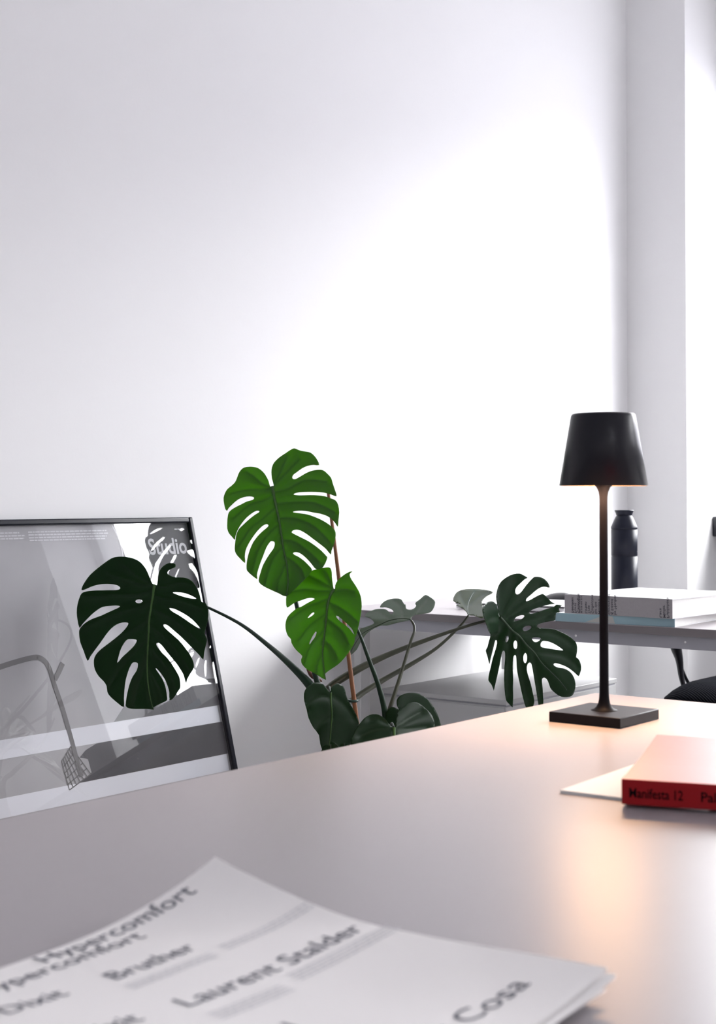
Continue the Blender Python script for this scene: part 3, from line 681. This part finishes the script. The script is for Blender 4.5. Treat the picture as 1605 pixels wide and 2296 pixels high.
def leaf(outline, holes, mid, veins, depth, mt, name='leaf', label=None, rib=M['midrib'], ribr=.0016, fold=.10, cup=0.0, groove=.0024, step=5.0, smooth=2, limit=None, bulge=.0045, place=atd, parent=None, mpp=None):
    """outline, holes, mid, veins: pixel polylines of the real leaf, carried out to the leaf's own distance and bent;
       depth(x, y) -> distance in metres. fold: how strongly both halves bend back from the midrib, cup: roll of the margin."""
    out = cr(outline, smooth, True) if smooth > 1 else list(outline)
    hl_ = [cr(h, 3, True) for h in holes]
    midc = cr(mid, 6); vs_ = [cr(v, 5) for v in veins]
    verts = [Vector(p) for p in out]; edges_ = [(i, (i + 1) % len(out)) for i in range(len(out))]
    for h in hl_:
        k = len(verts); verts += [Vector(p) for p in h]; edges_ += [(k + i, k + (i + 1) % len(h)) for i in range(len(h))]
    xs = [p[0] for p in out]; ys = [p[1] for p in out]
    y = min(ys); row = 0
    while y < max(ys):
        x = min(xs) + (step / 2 if row % 2 else 0)
        while x < max(xs):
            if inside((x, y), out) and not any(inside((x, y), h) for h in hl_): verts.append(Vector((x, y)))
            x += step
        y += step * .87; row += 1
    r = delaunay_2d_cdt(verts, edges_, [], 0, 1e-4)
    cv, cf = r[0], r[2]
    D0 = depth(*mid[0]); mpp = mpp or D0 / FPX
    bm = bm_new(); V = []; lay = bm.verts.layers.float.new('vein')
    def surf(x, y):
        p = (x, y); dm = polydist(p, midc); dv = min([polydist(p, v) for v in vs_] or [1e9])
        D = depth(x, y) + fold * dm * mpp + cup * (dm * mpp) ** 2
        D += groove * math.exp(-(min(dm, dv) / 3.2) ** 2) - bulge * (1 - math.exp(-(dv / 11.0) ** 2)) * (1 if vs_ else 0)
        D += .0015 * noise.noise(Vector((x * .03, y * .03, D0 * 9)))
        if limit is not None: D = min(D, limit(x, y))
        return D, dm, dv
    for c in cv:
        D, dm, dv = surf(c.x, c.y)
        v = bm.verts.new(place(c.x, c.y, D)); v[lay] = max(math.exp(-(dv / 2.2) ** 2) * .75, math.exp(-(dm / 2.4) ** 2)); V.append(v)
    for f in cf:
        cx_ = sum(cv[i].x for i in f) / len(f); cy_ = sum(cv[i].y for i in f) / len(f)
        if inside((cx_, cy_), out) and not any(inside((cx_, cy_), h) for h in hl_):
            try: bm.faces.new([V[i] for i in f])
            except ValueError: pass
    for v in [v for v in bm.verts if not v.link_faces]: bm.verts.remove(v)
    o = obj(name, bm, mt, parent or plant, smooth=True)
    s = o.modifiers.new('thickness', 'SOLIDIFY'); s.thickness = .0005; s.offset = 0
    if label: o['label'] = label
    if rib:
        pts = []
        for i, p in enumerate(midc):
            P_ = place(p[0], p[1], surf(*p)[0] - .0009); pts.append((*P_, ribr * (1.25 - .95 * i / (len(midc) - 1))))
        bm = bm_new(); tube(bm, pts, 8); rb = obj('midrib', bm, rib, o, smooth=True)
    return o
def plane(x0, y0, D0, ax, ay, q=0.0):      # ax, ay: metres of extra distance per 100 px
    return lambda x, y: D0 + ax * (x - x0) / 100 + ay * (y - y0) / 100 + q * ((x - x0) / 100) ** 2
def curve3(a, m_, b): return [a, m_, b]

# leaf in front of the poster: its left margin touches the glass, its right half stands off
def poster_dist(x, y):
    d = ray(x, y); k = (PT - CAM).dot(PN) / d.dot(PN); return (d * k).dot(FH)
def A_depth(x, y): return 2.985 - .028 * (y - 1311) / 100 - .006 * (x - 346) / 100
A_out = T(160, 1220, 4.7206, [(870,430),(845,395),(820,330),(790,265),(745,205),(690,165),(620,142),(540,132),(460,138),(400,165),(330,215),(260,270),(195,330),(150,390),(118,445),(108,487),
 (150,478),(200,455),(260,435),(320,424),(380,421),(440,425),(490,438),(517,462),(505,480),(460,487),(400,487),(330,489),(260,490),(200,495),(150,503),(108,522),
 (85,570),(65,640),(57,720),(65,800),(85,885),(115,850),(160,800),(215,745),(270,700),(330,665),(400,655),(470,650),(513,657),(500,672),(450,695),(390,722),(320,755),(250,780),(180,812),(125,853),(88,900),
 (82,950),(95,1040),(130,1130),(170,1235),(200,1190),(250,1120),(310,1040),(365,960),(420,895),(480,850),(540,830),(590,830),(603,845),(580,885),(530,940),(460,1000),(390,1055),(330,1100),(280,1145),(245,1200),(238,1260),
 (250,1330),(290,1400),(340,1450),(372,1500),(380,1560),(400,1600),(440,1640),(500,1690),(556,1725),(556,1640),(562,1540),(575,1440),(600,1350),(630,1280),(655,1252),(695,1255),(705,1280),(690,1340),(650,1400),(620,1470),(598,1550),(582,1630),(575,1700),
 (590,1730),(640,1743),(720,1745),(800,1745),(872,1752),(868,1730),(920,1700),(970,1675),(1012,1652),(1010,1600),(1000,1530),(975,1450),(940,1390),(905,1340),(892,1316),(905,1320),(945,1365),(988,1430),(1018,1500),(1036,1570),(1038,1652),
 (1080,1630),(1120,1570),(1153,1515),(1150,1450),(1140,1400),(1110,1345),(1070,1280),(1020,1210),(960,1150),(920,1100),(900,1065),(905,1048),(930,1048),(965,1080),(1010,1140),(1060,1200),(1110,1260),(1150,1320),(1185,1380),(1213,1470),
 (1225,1430),(1260,1370),(1297,1300),(1285,1230),(1250,1160),(1190,1080),(1130,1010),(1060,950),(1000,895),(975,865),(985,850),(1020,860),(1080,910),(1150,970),(1220,1040),(1300,1120),(1350,1170),(1395,1222),
 (1405,1150),(1425,1060),(1435,1005),(1412,950),(1425,880),(1448,790),(1448,700),(1430,640),(1415,622),(1385,615),(1370,590),(1355,520),(1320,450),(1280,395),(1220,360),(1150,352),(1090,350),
 (1050,335),(1022,318),(1020,290),(1050,265),(1098,245),(1102,215),(1070,200),(1020,205),(970,235),(935,280),(915,340),(908,432)])
A_h = [T(160, 1220, 4.7206, h) for h in ([(610,1005),(680,1010),(690,1030),(660,1080),(600,1140),(540,1195),(487,1255),(500,1190),(520,1120),(550,1060),(580,1020)],
 [(1037,682),(1080,683),(1150,713),(1210,748),(1270,790),(1330,850),(1368,900),(1300,862),(1220,808),(1150,760),(1080,720)],
 [(1075,512),(1140,510),(1210,522),(1270,545),(1322,578),(1250,572),(1180,555),(1120,535)], [(677,605),(695,588),(720,585),(745,592),(753,606),(735,622),(708,626),(688,618)])]
A_mid = T(160, 1220, 4.7206, [(880,430),(865,530),(845,660),(825,800),(815,1000),(805,1200),(805,1400),(830,1600),(860,1730)])
A_v = [T(160, 1220, 4.7206, v) for v in ([(870,435),(740,430),(600,385),(420,340)],[(870,435),(760,380),(660,320),(560,230)],[(860,500),(700,540),(450,545),(150,570)],[(845,620),(700,680),(480,740),(150,880)],
 [(828,800),(700,880),(450,1020),(210,1150)],[(815,1000),(700,1120),(520,1320),(400,1500)],[(806,1230),(740,1400),(690,1560),(660,1720)],[(880,440),(980,460),(1150,420),(1280,440)],
 [(870,550),(1000,590),(1150,610),(1380,690)],[(855,690),(1000,760),(1200,900),(1380,1080)],[(830,870),(960,970),(1120,1150),(1240,1330)],[(820,1080),(900,1180),(1030,1350),(1100,1550)],[(806,1300),(870,1420),(940,1560),(960,1660)])]
leaf(A_out, A_h, A_mid, A_v, A_depth, M['leaf_deep'], label='dark split leaf hanging in front of the framed poster', ribr=.0024, fold=.10, limit=lambda x, y: poster_dist(x, y) - .014)

# highest leaf
B_out = T(490, 990, 5.534, [(655,555),(637,553),(620,490),(590,430),(550,375),(490,330),(430,315),(380,313),(320,322),(280,350),(250,395),(230,450),(205,505),(160,550),(110,590),(80,640),(62,700),(68,770),(85,840),(106,857),
 (125,825),(180,770),(240,720),(310,690),(380,680),(430,688),(440,705),(420,725),(350,745),(280,780),(210,815),(155,850),(125,885),(113,935),(108,1000),(108,1080),(130,1140),(165,1180),(202,1220),
 (210,1170),(240,1090),(290,1010),(350,940),(420,885),(470,858),(503,862),(500,880),(450,910),(380,965),(310,1030),(250,1090),(220,1160),(208,1240),(200,1330),(215,1390),(260,1445),(328,1508),
 (325,1430),(335,1350),(370,1270),(420,1190),(480,1110),(540,1050),(590,1025),(617,1035),(610,1060),(550,1110),(490,1170),(430,1250),(390,1340),(365,1420),(350,1500),(347,1580),(365,1615),(420,1665),(480,1708),
 (475,1660),(490,1590),(520,1500),(555,1410),(590,1320),(630,1255),(655,1235),(690,1245),(697,1280),(680,1330),(630,1400),(580,1480),(545,1550),(520,1630),(500,1700),(503,1748),(560,1795),(650,1840),(750,1885),(838,1922),
 (930,1850),(1000,1780),(1080,1700),(1130,1640),(1160,1592),(1120,1540),(1060,1480),(990,1430),(940,1405),(925,1385),(950,1372),(1000,1380),(1060,1420),(1120,1480),(1170,1540),(1210,1583),
 (1292,1565),(1348,1450),(1335,1420),(1280,1360),(1200,1295),(1110,1235),(1020,1190),(950,1155),(908,1130),(920,1105),(965,1093),(1020,1105),(1090,1145),(1170,1205),(1250,1265),(1330,1330),(1391,1403),
 (1400,1360),(1430,1280),(1450,1200),(1452,1130),(1430,1085),(1370,1030),(1280,975),(1190,935),(1100,905),(1000,890),(930,880),(930,868),(990,857),(1080,860),(1170,880),(1260,895),(1350,925),(1410,970),(1450,1015),(1480,1058),
 (1487,980),(1497,880),(1485,790),(1450,730),(1390,705),(1320,680),(1230,668),(1130,665),(1000,668),(935,660),(940,645),(1000,630),(1100,625),(1200,625),(1300,633),(1390,655),(1463,680),
 (1450,620),(1420,530),(1395,450),(1350,400),(1310,365),(1265,350),(1180,358),(1100,385),(1020,430),(950,468),(915,455),(925,415),(970,380),(1040,330),(1110,300),(1180,290),(1249,292),
 (1225,230),(1190,180),(1140,138),(1080,125),(1020,115),(970,95),(935,85),(890,105),(830,145),(750,200),(690,260),(662,320),(655,380),(662,460),(685,545)])
B_mid = T(490, 990, 5.534, [(668,560),(690,680),(725,850),(770,1080),(800,1300),(845,1520),(862,1750),(842,1915)])
B_v = [T(490, 990, 5.534, v) for v in ([(650,570),(540,520),(440,440),(340,375)],[(650,590),(520,595),(330,605),(150,650)],[(665,680),(560,730),(380,790),(190,950)],[(690,830),(560,950),(400,1080),(250,1300)],
 [(735,1040),(620,1150),(500,1330),(420,1600)],[(790,1310),(690,1430),(620,1600),(570,1790)],[(690,550),(760,470),(850,380),(1010,220)],[(680,550),(740,430),(800,300),(850,180)],[(700,630),(880,580),(1080,480),(1340,500)],[(720,775),(950,755),(1200,765),(1440,880)],
 [(750,950),(950,955),(1180,1050),(1380,1250)],[(800,1220),(960,1250),(1130,1380),(1250,1500)],[(850,1440),(940,1500),(1030,1600),(1060,1700)],[(830,1520),(780,1650),(740,1740),(720,1860)])]
leaf(B_out, [], B_mid, B_v, plane(610, 1090, 2.72, -.012, -.045, .010), M['leaf'], step=3.6, label='highest bright green leaf with deep splits', ribr=.0022, fold=.14)

# second bright leaf below it
C_out = T(620, 1250, 7.643, [(990,545),(975,525),(960,440),(948,340),(945,250),(920,180),(870,168),(800,178),(700,200),(620,220),(540,250),(440,310),(340,380),(260,470),(200,570),(170,660),(163,760),(178,858),
 (250,815),(330,765),(420,735),(520,700),(600,692),(653,710),(620,735),(550,770),(480,810),(420,845),(350,870),(290,915),(210,990),(170,1060),(152,1160),(165,1270),(200,1350),(246,1398),(256,1460),(300,1540),(360,1610),(440,1688),
 (424,1740),(425,1800),(460,1860),(540,1930),(640,1980),(740,2040),(848,2098),(825,2010),(880,1950),(1000,1870),(1100,1790),(1220,1650),(1300,1530),(1335,1440),(1340,1368),(1365,1340),(1400,1200),(1430,1050),(1455,900),(1458,780),(1440,660),(1400,560),(1340,460),(1280,370),(1255,310),(1262,270),(1302,238),
 (1240,250),(1160,295),(1080,360),(1030,420),(1005,480),(1003,540)])
C_h = [T(620, 1250, 7.643, h) for h in ([(1020,998),(1060,1010),(1120,1060),(1190,1120),(1250,1180),(1300,1240),(1330,1320),(1290,1275),(1250,1222),(1180,1160),(1110,1110),(1040,1045)],
 [(625,940),(648,955),(620,990),(570,1025),(535,1035),(570,985)], [(670,1270),(685,1290),(660,1360),(610,1430),(570,1485),(560,1470),(600,1380),(640,1310)])]
C_mid = T(620, 1250, 7.643, [(985,548),(940,610),(905,700),(870,850),(855,1030),(825,1300),(800,1500),(790,1700),(815,1920),(840,2080)])
C_v = [T(620, 1250, 7.643, v) for v in ([(970,540),(840,460),(700,380),(560,310)],[(960,530),(920,400),(870,290),(830,230)],[(945,575),(750,575),(500,550),(280,580)],[(900,700),(720,770),(500,860),(230,1060)],[(860,960),(740,1040),(560,1180),(380,1420)],
 [(980,600),(1080,560),(1220,550),(1340,580)],[(910,780),(1050,840),(1220,950),(1380,1100)],[(862,1050),(960,1120),(1140,1280),(1240,1480)],[(820,1420),(900,1490),(1000,1620),(1040,1740)],[(835,1230),(700,1370),(560,1560),(480,1800)],[(795,1600),(740,1720),(700,1850),(690,1960)])]
leaf(C_out, C_h, C_mid, C_v, plane(749, 1321, 2.63, -.020, -.030, .02), M['leaf'], step=3.6, label='bright green heart shaped leaf with few holes below the highest leaf', ribr=.0022, fold=.12)

# grey green leaf seen from below, over the desk edge
D_out = T(780, 1310, 6.559, [(925,522),(935,498),(960,470),(1000,450),(1080,436),(1150,428),(1215,408),(1260,350),(1283,270),(1260,228),(1210,190),(1150,158),(1110,175),(1060,220),(1000,265),(990,290),(1003,312),(985,345),(930,375),(872,368),(852,345),(848,294),(835,298),(812,270),(790,230),(750,212),(690,210),(620,220),(550,245),(500,285),(470,340),
 (540,338),(600,350),(650,375),(668,405),(655,438),(620,430),(590,395),(550,368),(480,362),(400,370),(320,400),(270,430),(250,475),(300,490),(350,520),(385,562),(360,590),(280,620),(200,650),(120,700),(60,820),(10,960),(-10,1060),(20,1055),(80,1010),(130,960),(160,900),(210,812),(240,770),(290,712),(370,660),(440,625),(500,606),(570,608),(640,592),(700,574),(800,550),(880,535)])
D_mid = T(780, 1310, 6.559, [(925,520),(800,505),(620,530),(480,590),(330,660),(200,740),(90,900),(30,1020)])
D_v = [T(780, 1310, 6.559, v) for v in ([(800,505),(790,400),(750,310),(640,240)],[(620,530),(520,470),(440,420),(330,430)],[(930,500),(1000,430),(1080,330),(1160,230)])]
leaf(D_out, [], D_mid, D_v, lambda x, y: 2.86 - .35 * (y - 1390) / 100 * (1 if y < 1390 else -.1) * .35 - .03 * (x - 920) / 100, M['leaf_pale'], label='grey green leaf turned to show its underside, over the desk edge', rib=M['midrib_dark'], ribr=.0010, fold=-.08)

# large right hand leaf
E_out = T(1060, 1280, 6.173, [(372,638),(355,600),(345,500),(325,400),(325,330),(340,250),(370,180),(410,130),(480,80),(560,45),(650,37),(700,60),(757,95),(720,115),(660,170),(610,220),(588,265),(590,305),(608,327),(640,318),(680,280),(730,210),(790,140),(830,100),
 (855,83),(920,83),(980,105),(1030,150),(1060,205),(1056,234),(1010,222),(950,225),(880,265),(810,325),(750,375),(735,410),(748,420),(800,400),(870,360),(930,330),(970,320),(1005,345),(1045,385),(1090,430),(1136,457),
 (1080,462),(1000,480),(900,510),(820,540),(782,570),(788,590),(830,590),(900,570),(980,540),(1060,515),(1120,500),(1160,465),(1232,482),(1190,512),(1200,560),(1190,578),(1150,585),(1140,680),(1080,695),(980,715),(905,740),(888,768),(915,788),(970,797),(1050,800),
 (1130,810),(1220,845),(1310,890),(1380,940),(1425,990),(1443,1050),(1440,1130),(1428,1193),(1462,1220),(1490,1280),(1498,1350),(1485,1410),(1462,1457),(1420,1420),(1360,1370),(1290,1325),(1200,1290),(1140,1277),(1118,1290),(1130,1315),(1190,1340),(1260,1350),(1330,1385),
 (1380,1440),(1410,1510),(1420,1590),(1405,1670),(1370,1730),(1300,1748),(1220,1740),(1150,1700),(1085,1640),(1060,1590),(1040,1530),(1015,1492),(985,1476),(960,1492),(955,1530),(965,1620),(970,1720),(975,1850),(940,1930),(905,1840),(890,1740),(870,1620),(850,1500),(830,1380),(810,1290),(790,1270),(765,1280),(748,1330),(752,1400),(775,1480),(800,1560),(825,1670),(850,1790),(838,1868),(790,1960),(730,1880),
 (700,1780),(670,1660),(640,1520),(615,1400),(605,1300),(600,1190),(583,1165),(563,1185),(555,1260),(553,1370),(558,1500),(555,1620),(558,1720),(553,1860),(546,1888),(500,1840),(460,1790),(440,1650),(432,1500),(435,1350),(445,1230),(445,1130),(425,1105),(405,1125),(390,1200),(370,1310),(345,1420),(320,1530),(290,1655),
 (283,1640),(255,1570),(215,1515),(225,1420),(250,1320),(275,1210),(310,1100),(335,1000),(325,958),(308,970),(290,1040),(265,1140),(240,1240),(228,1290),(205,1200),(178,1105),(200,1060),(220,980),(245,885),(215,830),(185,740),(145,620),(132,540),(150,480),(190,440),(240,420),(285,428),(325,470),(350,560)])
E_h = [T(1060, 1280, 6.173, h) for h in ([(570,680),(600,640),(660,615),(705,615),(710,635),(670,670),(600,695)],[(690,800),(720,770),(770,757),(808,770),(800,800),(760,825),(710,832)],[(818,935),(860,920),(940,930),(920,965),(880,985),(840,975)],
 [(937,1010),(960,975),(1010,972),(1080,990),(1150,1025),(1210,1065),(1250,1100),(1180,1095),(1080,1080),(990,1065),(945,1050)],[(470,905),(493,905),(490,960),(468,988),(452,970),(458,930)],[(585,962),(612,990),(612,1060),(590,1082),(565,1060),(562,1000)],[(725,1135),(748,1170),(748,1240),(725,1278),(702,1250),(700,1180)])]
E_mid = T(1060, 1280, 6.173, [(378,640),(450,720),(540,820),(640,900),(740,1020),(850,1130),(950,1270),(1080,1400),(1200,1520),(1300,1650)])
E_v = [T(1060, 1280, 6.173, v) for v in ([(390,640),(430,500),(520,300),(600,130)],[(410,655),(560,500),(750,350),(940,200)],[(420,680),(620,560),(820,450),(980,390)],[(530,800),(700,720),(950,650),(1120,560)],[(640,900),(850,860),(1100,860),(1350,1000)],[(850,1130),(1050,1140),(1280,1190),(1440,1330)],
 [(380,650),(280,640),(200,700),(230,820)],[(450,720),(400,840),(330,950),(230,1400)],[(540,820),(510,1000),(500,1300),(500,1750)],[(640,900),(650,1100),(700,1500),(780,1850)],[(850,1130),(860,1300),(900,1550),(940,1800)])]
def E_depth(x, y):
    u = (x - 1121) / 100; v = (y - 1384) / 100
    D = 2.86 + .03 * u + .02 * v
    D -= .09 * max(0, -u - .02) ** 1.2 * 3 if v < .4 else 0     # front lobe rolls towards the viewer
    D += .10 * max(0, v - .2) * .3
    return D
leaf(E_out, E_h, E_mid, E_v, E_depth, M['leaf_gloss'], label='large dark leaf with fingers hanging over the cabinet beside the lamp', rib=M['midrib_dark'], ribr=.0020, fold=.30, cup=.3)

# small curled leaf left of it
F_out = T(1000, 1260, 4.7206, [(75,410),(90,350),(130,310),(200,290),(290,287),(400,293),(500,320),(440,355),(390,400),(380,445),(400,490),(398,590),(340,585),(290,568),(235,565),(215,530),(170,490),(105,457),(150,450),(120,435)])
F_mid = T(1000, 1260, 4.7206, [(238,562),(225,500),(240,420),(280,340),(320,292)])
leaf(F_out, [], F_mid, [T(1000, 1260, 4.7206, v) for v in ([(225,500),(180,420),(150,360),(150,320)],[(235,470),(320,400),(400,350),(470,320)])], lambda x, y: 2.98 + .25 * max(0, (1356 - y) / 100) - .3 * max(0, (y - 1356) / 100), M['leaf_olive'], label='small curled leaf beside the large right hand leaf', rib=M['midrib_dark'], ribr=.0008, fold=-.2)

# low heart shaped leaves at the table edge
G_out = T(660, 1500, 4.7206, [(388,252),(350,215),(310,165),(270,147),(220,142),(170,165),(125,205),(102,260),(105,340),(130,430),(150,520),(200,620),(260,700),(275,800),(330,920),(440,930),(560,840),(640,720),(685,585),(660,500),(620,420),(570,340),(545,270),(530,210),(500,168),(455,152),(420,168),(385,205)])
leaf(G_out, [], T(660, 1500, 4.7206, [(385,250),(385,330),(395,500),(380,700),(360,880)]), [T(660, 1500, 4.7206, v) for v in ([(385,300),(270,290),(160,360),(130,420)],[(390,280),(470,330),(560,420),(620,520)],[(390,500),(300,560),(240,620),(230,660)])], plane(741, 1553, 2.66, .10, .02), M['leaf_deep'], label='dark heart shaped leaf at the table edge, leftmost of the low leaves', rib=M['midrib'], ribr=.0016, fold=.2)
J_out = T(660, 1500, 4.7206, [(1108,432),(1085,390),(1083,330),(1110,290),(1170,260),(1240,250),(1320,262),(1400,310),(1460,380),(1510,470),(1540,560),(1550,640),(1500,800),(1200,860),(1000,700),(965,560),(965,490),(990,430),(1030,403),(1075,412)])
leaf(J_out, [], T(660, 1500, 4.7206, [(1105,440),(1120,560),(1150,700),(1180,820)]), [], plane(893, 1592, 2.72, .05, -.0), M['leaf_deep'], label='heart shaped leaf at the table edge, rearmost of the low leaves', rib=M['midrib'], ribr=.0014, fold=.25)
I_out = T(660, 1500, 4.7206, [(1048,624),(1000,580),(960,530),(910,492),(860,478),(800,485),(740,520),(690,580),(640,650),(605,740),(595,810),(630,920),(760,1040),(1000,1100),(1250,1000),(1430,820),(1480,650),(1475,540),(1440,470),(1380,410),(1320,365),(1270,350),(1210,362),(1150,400),(1100,450),(1078,510),(1068,600)])
leaf(I_out, [], T(660, 1500, 4.7206, [(1052,622),(1056,700),(1050,850),(1040,1000)]), [T(660, 1500, 4.7206, v) for v in ([(1045,625),(950,640),(820,660),(700,720)],[(1062,620),(1150,570),(1260,500),(1340,460)],[(1055,640),(1180,640),(1300,630),(1400,620)],[(1040,620),(960,560),(880,520),(800,540)])], plane(883, 1632, 2.60, .05, -.04), M['leaf_deep'], label='rounded green leaf at the table edge, front of the low leaves', rib=M['midrib'], ribr=.0026, fold=.25)
H_out = T(660, 1500, 4.7206, [(380,815),(330,800),(300,830),(280,900),(300,960),(400,1000),(480,930),(478,860),(450,800),(410,772),(375,775)])
leaf(H_out, [], T(660, 1500, 4.7206, [(385,800),(385,860),(385,940)]), [], plane(740, 1670, 2.60, 0, -.05), M['leaf_deep'], label='small young leaf just above the table edge', rib=M['midrib_dark'], ribr=.001, fold=.2, step=4)
K_out = T(660, 1500, 4.7206, [(530,785),(490,795),(478,840),(500,920),(560,930),(585,850),(560,795)])
leaf(K_out, [], T(660, 1500, 4.7206, [(530,790),(530,850),(530,910)]), [], plane(772, 1670, 2.60, 0, -.05), M['leaf_deep'], label='tiny young leaf just above the table edge', rib=M['midrib_dark'], ribr=.0008, fold=.2, step=4)

# stalks
CROWN = Vector((pbx, pby, .50))
def stalk(pts, mt, name='stalk', label=None, end=CROWN, er=.010):
    """pts: (px, py, distance, radius in mm)"""
    P = [(*atd(x, y, D), r / 1000) for x, y, D, r in pts]
    if end is not None: P.append((end.x, end.y, end.z, er))
    bm = bm_new(); tube(bm, cr(P, 8), 12, .9); o = obj(name, bm, mt, plant, smooth=True)
    if label: o['label'] = label
    return o
stalk([(345,1312,2.988,2.4),(375,1330,3.018,2.6),(420,1345,3.025,2.8),(468,1363,3.01,2.9),(540,1400,2.96,3.6),(600,1446,2.89,4.8),(650,1490,2.82,6.6),(695,1537,2.79,9.0),(735,1600,2.78,10.0)], M['stalk'])
stalk([(610,1092,2.725,2.4),(622,1140,2.76,2.8),(642,1240,2.79,3.2),(664,1352,2.78,4.6),(690,1450,2.77,5.5),(720,1560,2.77,6.5)], M['stalk'])
stalk([(750,1322,2.635,2.0),(775,1360,2.67,2.4),(805,1420,2.69,3.0),(830,1487,2.70,4.2),(849,1540,2.71,5.0),(863,1603,2.72,6.0),(860,1670,2.74,7.0)], M['stalk'])
stalk([(921,1390,2.862,2.2),(928,1402,2.86,2.8),(928,1418,2.85,2.9),(921,1437,2.84,3.0),(905,1490,2.82,3.4),(888,1545,2.80,4.2),(870,1600,2.78,4.6),(845,1680,2.77,5.5)], M['stalk_olive'])
stalk([(1122,1385,2.865,2.6),(1085,1393,2.90,2.8),(1030,1409,2.90,3.4),(950,1437,2.88,4.6),(870,1468,2.85,6.0),(800,1502,2.82,7.5),(735,1545,2.80,7.5),(715,1590,2.79,8)], M['stalk_olive'])
stalk([(1050,1380,2.975,2.0),(1030,1405,2.96,2.6),(980,1452,2.93,3.2),(920,1490,2.90,4.4),(860,1524,2.87,5.2),(800,1563,2.83,6.0),(770,1600,2.80,6.5)], M['stalk_olive'])
stalk([(741,1552,2.66,1.8),(738,1540,2.70,2.2),(745,1560,2.73,3),(760,1640,2.76,4)], M['stalk'])
stalk([(883,1631,2.605,1.8),(878,1622,2.64,2.2),(872,1650,2.68,3),(850,1720,2.73,4)], M['stalk'])
stalk([(893,1592,2.725,1.6),(888,1600,2.75,2.4),(870,1680,2.77,4)], M['stalk'])
stalk([(741,1670,2.605,1.2),(742,1720,2.68,2.5)], M['stalk']); stalk([(772,1668,2.605,1.0),(772,1720,2.68,2.2)], M['stalk'])
stalk([(688,1500,2.80,1.5),(698,1513,2.80,5),(712,1522,2.80,5),(722,1528,2.80,1)], M['sheath'], 'leaf_sheath', 'dry brown sheath at the foot of a stalk', end=None)
bm = bm_new(); tube(bm, cr([(pbx + .01, pby, .30, .016), (pbx, pby, .42, .016), (pbx, pby, .52, .012)], 6), 14); obj('main_stem', bm, M['stalk_olive'], plant, smooth=True)
# cane and tie
bm = bm_new(); ct = atd(735, 1098, 2.80); cb = atd(799, 1612, 2.795); cd_ = (cb - ct); cend = ct + cd_ * ((.30 - ct.z) / cd_.z)
path = [ct + (cend - ct) * (i / 12) for i in range(13)]; tube(bm, [(*p, .0030 + .0024 * i / 12 + (.0004 if i in (3, 8) else 0)) for i, p in enumerate(path)], 12)
obj('support_cane', bm, M['cane'], plant, smooth=True)
tp = atd(791, 1571, 2.795); bm = bm_new()
tube(bm, [(tp.x + .0085 * math.cos(a * math.pi / 10), tp.y + .0085 * math.sin(a * math.pi / 10), tp.z, .0024) for a in range(21)], 8)
tube(bm, [(tp.x + .0085, tp.y - .002, tp.z, .0022), (tp.x + .014, tp.y - .004, tp.z + .001, .0018)], 8); obj('plant_tie', bm, M['tie'], plant, smooth=True)
# pot and soil
bm = bm_new(); lathe(bm, (pbx, pby, 0), [(.105, 0), (.11, .004), (.145, .33), (.150, .335), (.150, .34), (.138, .34), (.136, .32), (.136, .30)], 64, cap1=False); obj('pot', bm, M['pot'], plant, smooth=True)
bm = bm_new(); lathe(bm, (pbx, pby, 0), [(.1355, .295), (.1355, .305), (.08, .312), (.001, .315)], 48); obj('soil', bm, M['soil'], plant, smooth=True)

# ------------------------------------------------------------------ second monstera, out of frame to the right: its leaves show as silhouettes in the picture glass
def mirrored(x, y, t):
    d = ray(x, y).normalized(); k = (PT - CAM).dot(PN) / d.dot(PN); p = CAM + d * k
    return p + (d - PN * 2 * d.dot(PN)) * t
p2 = (3.52, .86)
plant2 = empty('potted_monstera', (*p2, TZ)); tag(plant2, 'second smaller monstera in a white pot on the grey desk, seen only as a reflection', 'plant')
def far_leaf(cpx, cpy, t, size, rot, tilt, label):
    c = mirrored(cpx, cpy, t); dirv = (mirrored(cpx, cpy, t + .1) - c).normalized()
    n = Matrix.Rotation(tilt, 3, 'Z') @ dirv; u = n.cross(UZ).normalized(); v = u.cross(n).normalized()
    u2 = u * math.cos(rot) + v * math.sin(rot); v2 = v * math.cos(rot) - u * math.sin(rot); s_ = size / 300
    pl = lambda x, y, D: c + u2 * ((x - 320) * s_) - v2 * ((y - 1420) * s_) - n * D
    leaf(A_out, A_h, A_mid, A_v, lambda x, y: 0.0, M['leaf_deep'], label=label, place=pl, parent=plant2, mpp=s_, step=9, fold=-.12, ribr=.002)
    b = pl(345, 1311, 0); return b
tips = [far_leaf(412, 1228, 1.95, .27, .25, .2, 'upper split leaf of the second plant'), far_leaf(500, 1470, 1.7, .20, -.7, -.3, 'lower split leaf of the second plant')]
for b in tips:
    bm = bm_new(); m_ = Vector(((b.x + p2[0]) / 2, (b.y + p2[1]) / 2, b.z * .55 + (TZ + .2) * .45))
    tube(bm, cr([(*b, .002), (*(m_ + Vector((0, 0, .06))), .003), (p2[0], p2[1], TZ + .12, .006)], 8), 10); obj('stalk', bm, M['stalk'], plant2, smooth=True)
bm = bm_new(); lathe(bm, (*p2, TZ), [(.05, 0), (.054, .003), (.072, .13), (.074, .134), (.068, .134), (.066, .12)], 40, cap1=False); obj('pot', bm, M['pot'], plant2, smooth=True)
bm = bm_new(); lathe(bm, (*p2, TZ), [(.0665, .113), (.0665, .118), (.03, .124), (.001, .125)], 32); obj('soil', bm, M['soil'], plant2, smooth=True)
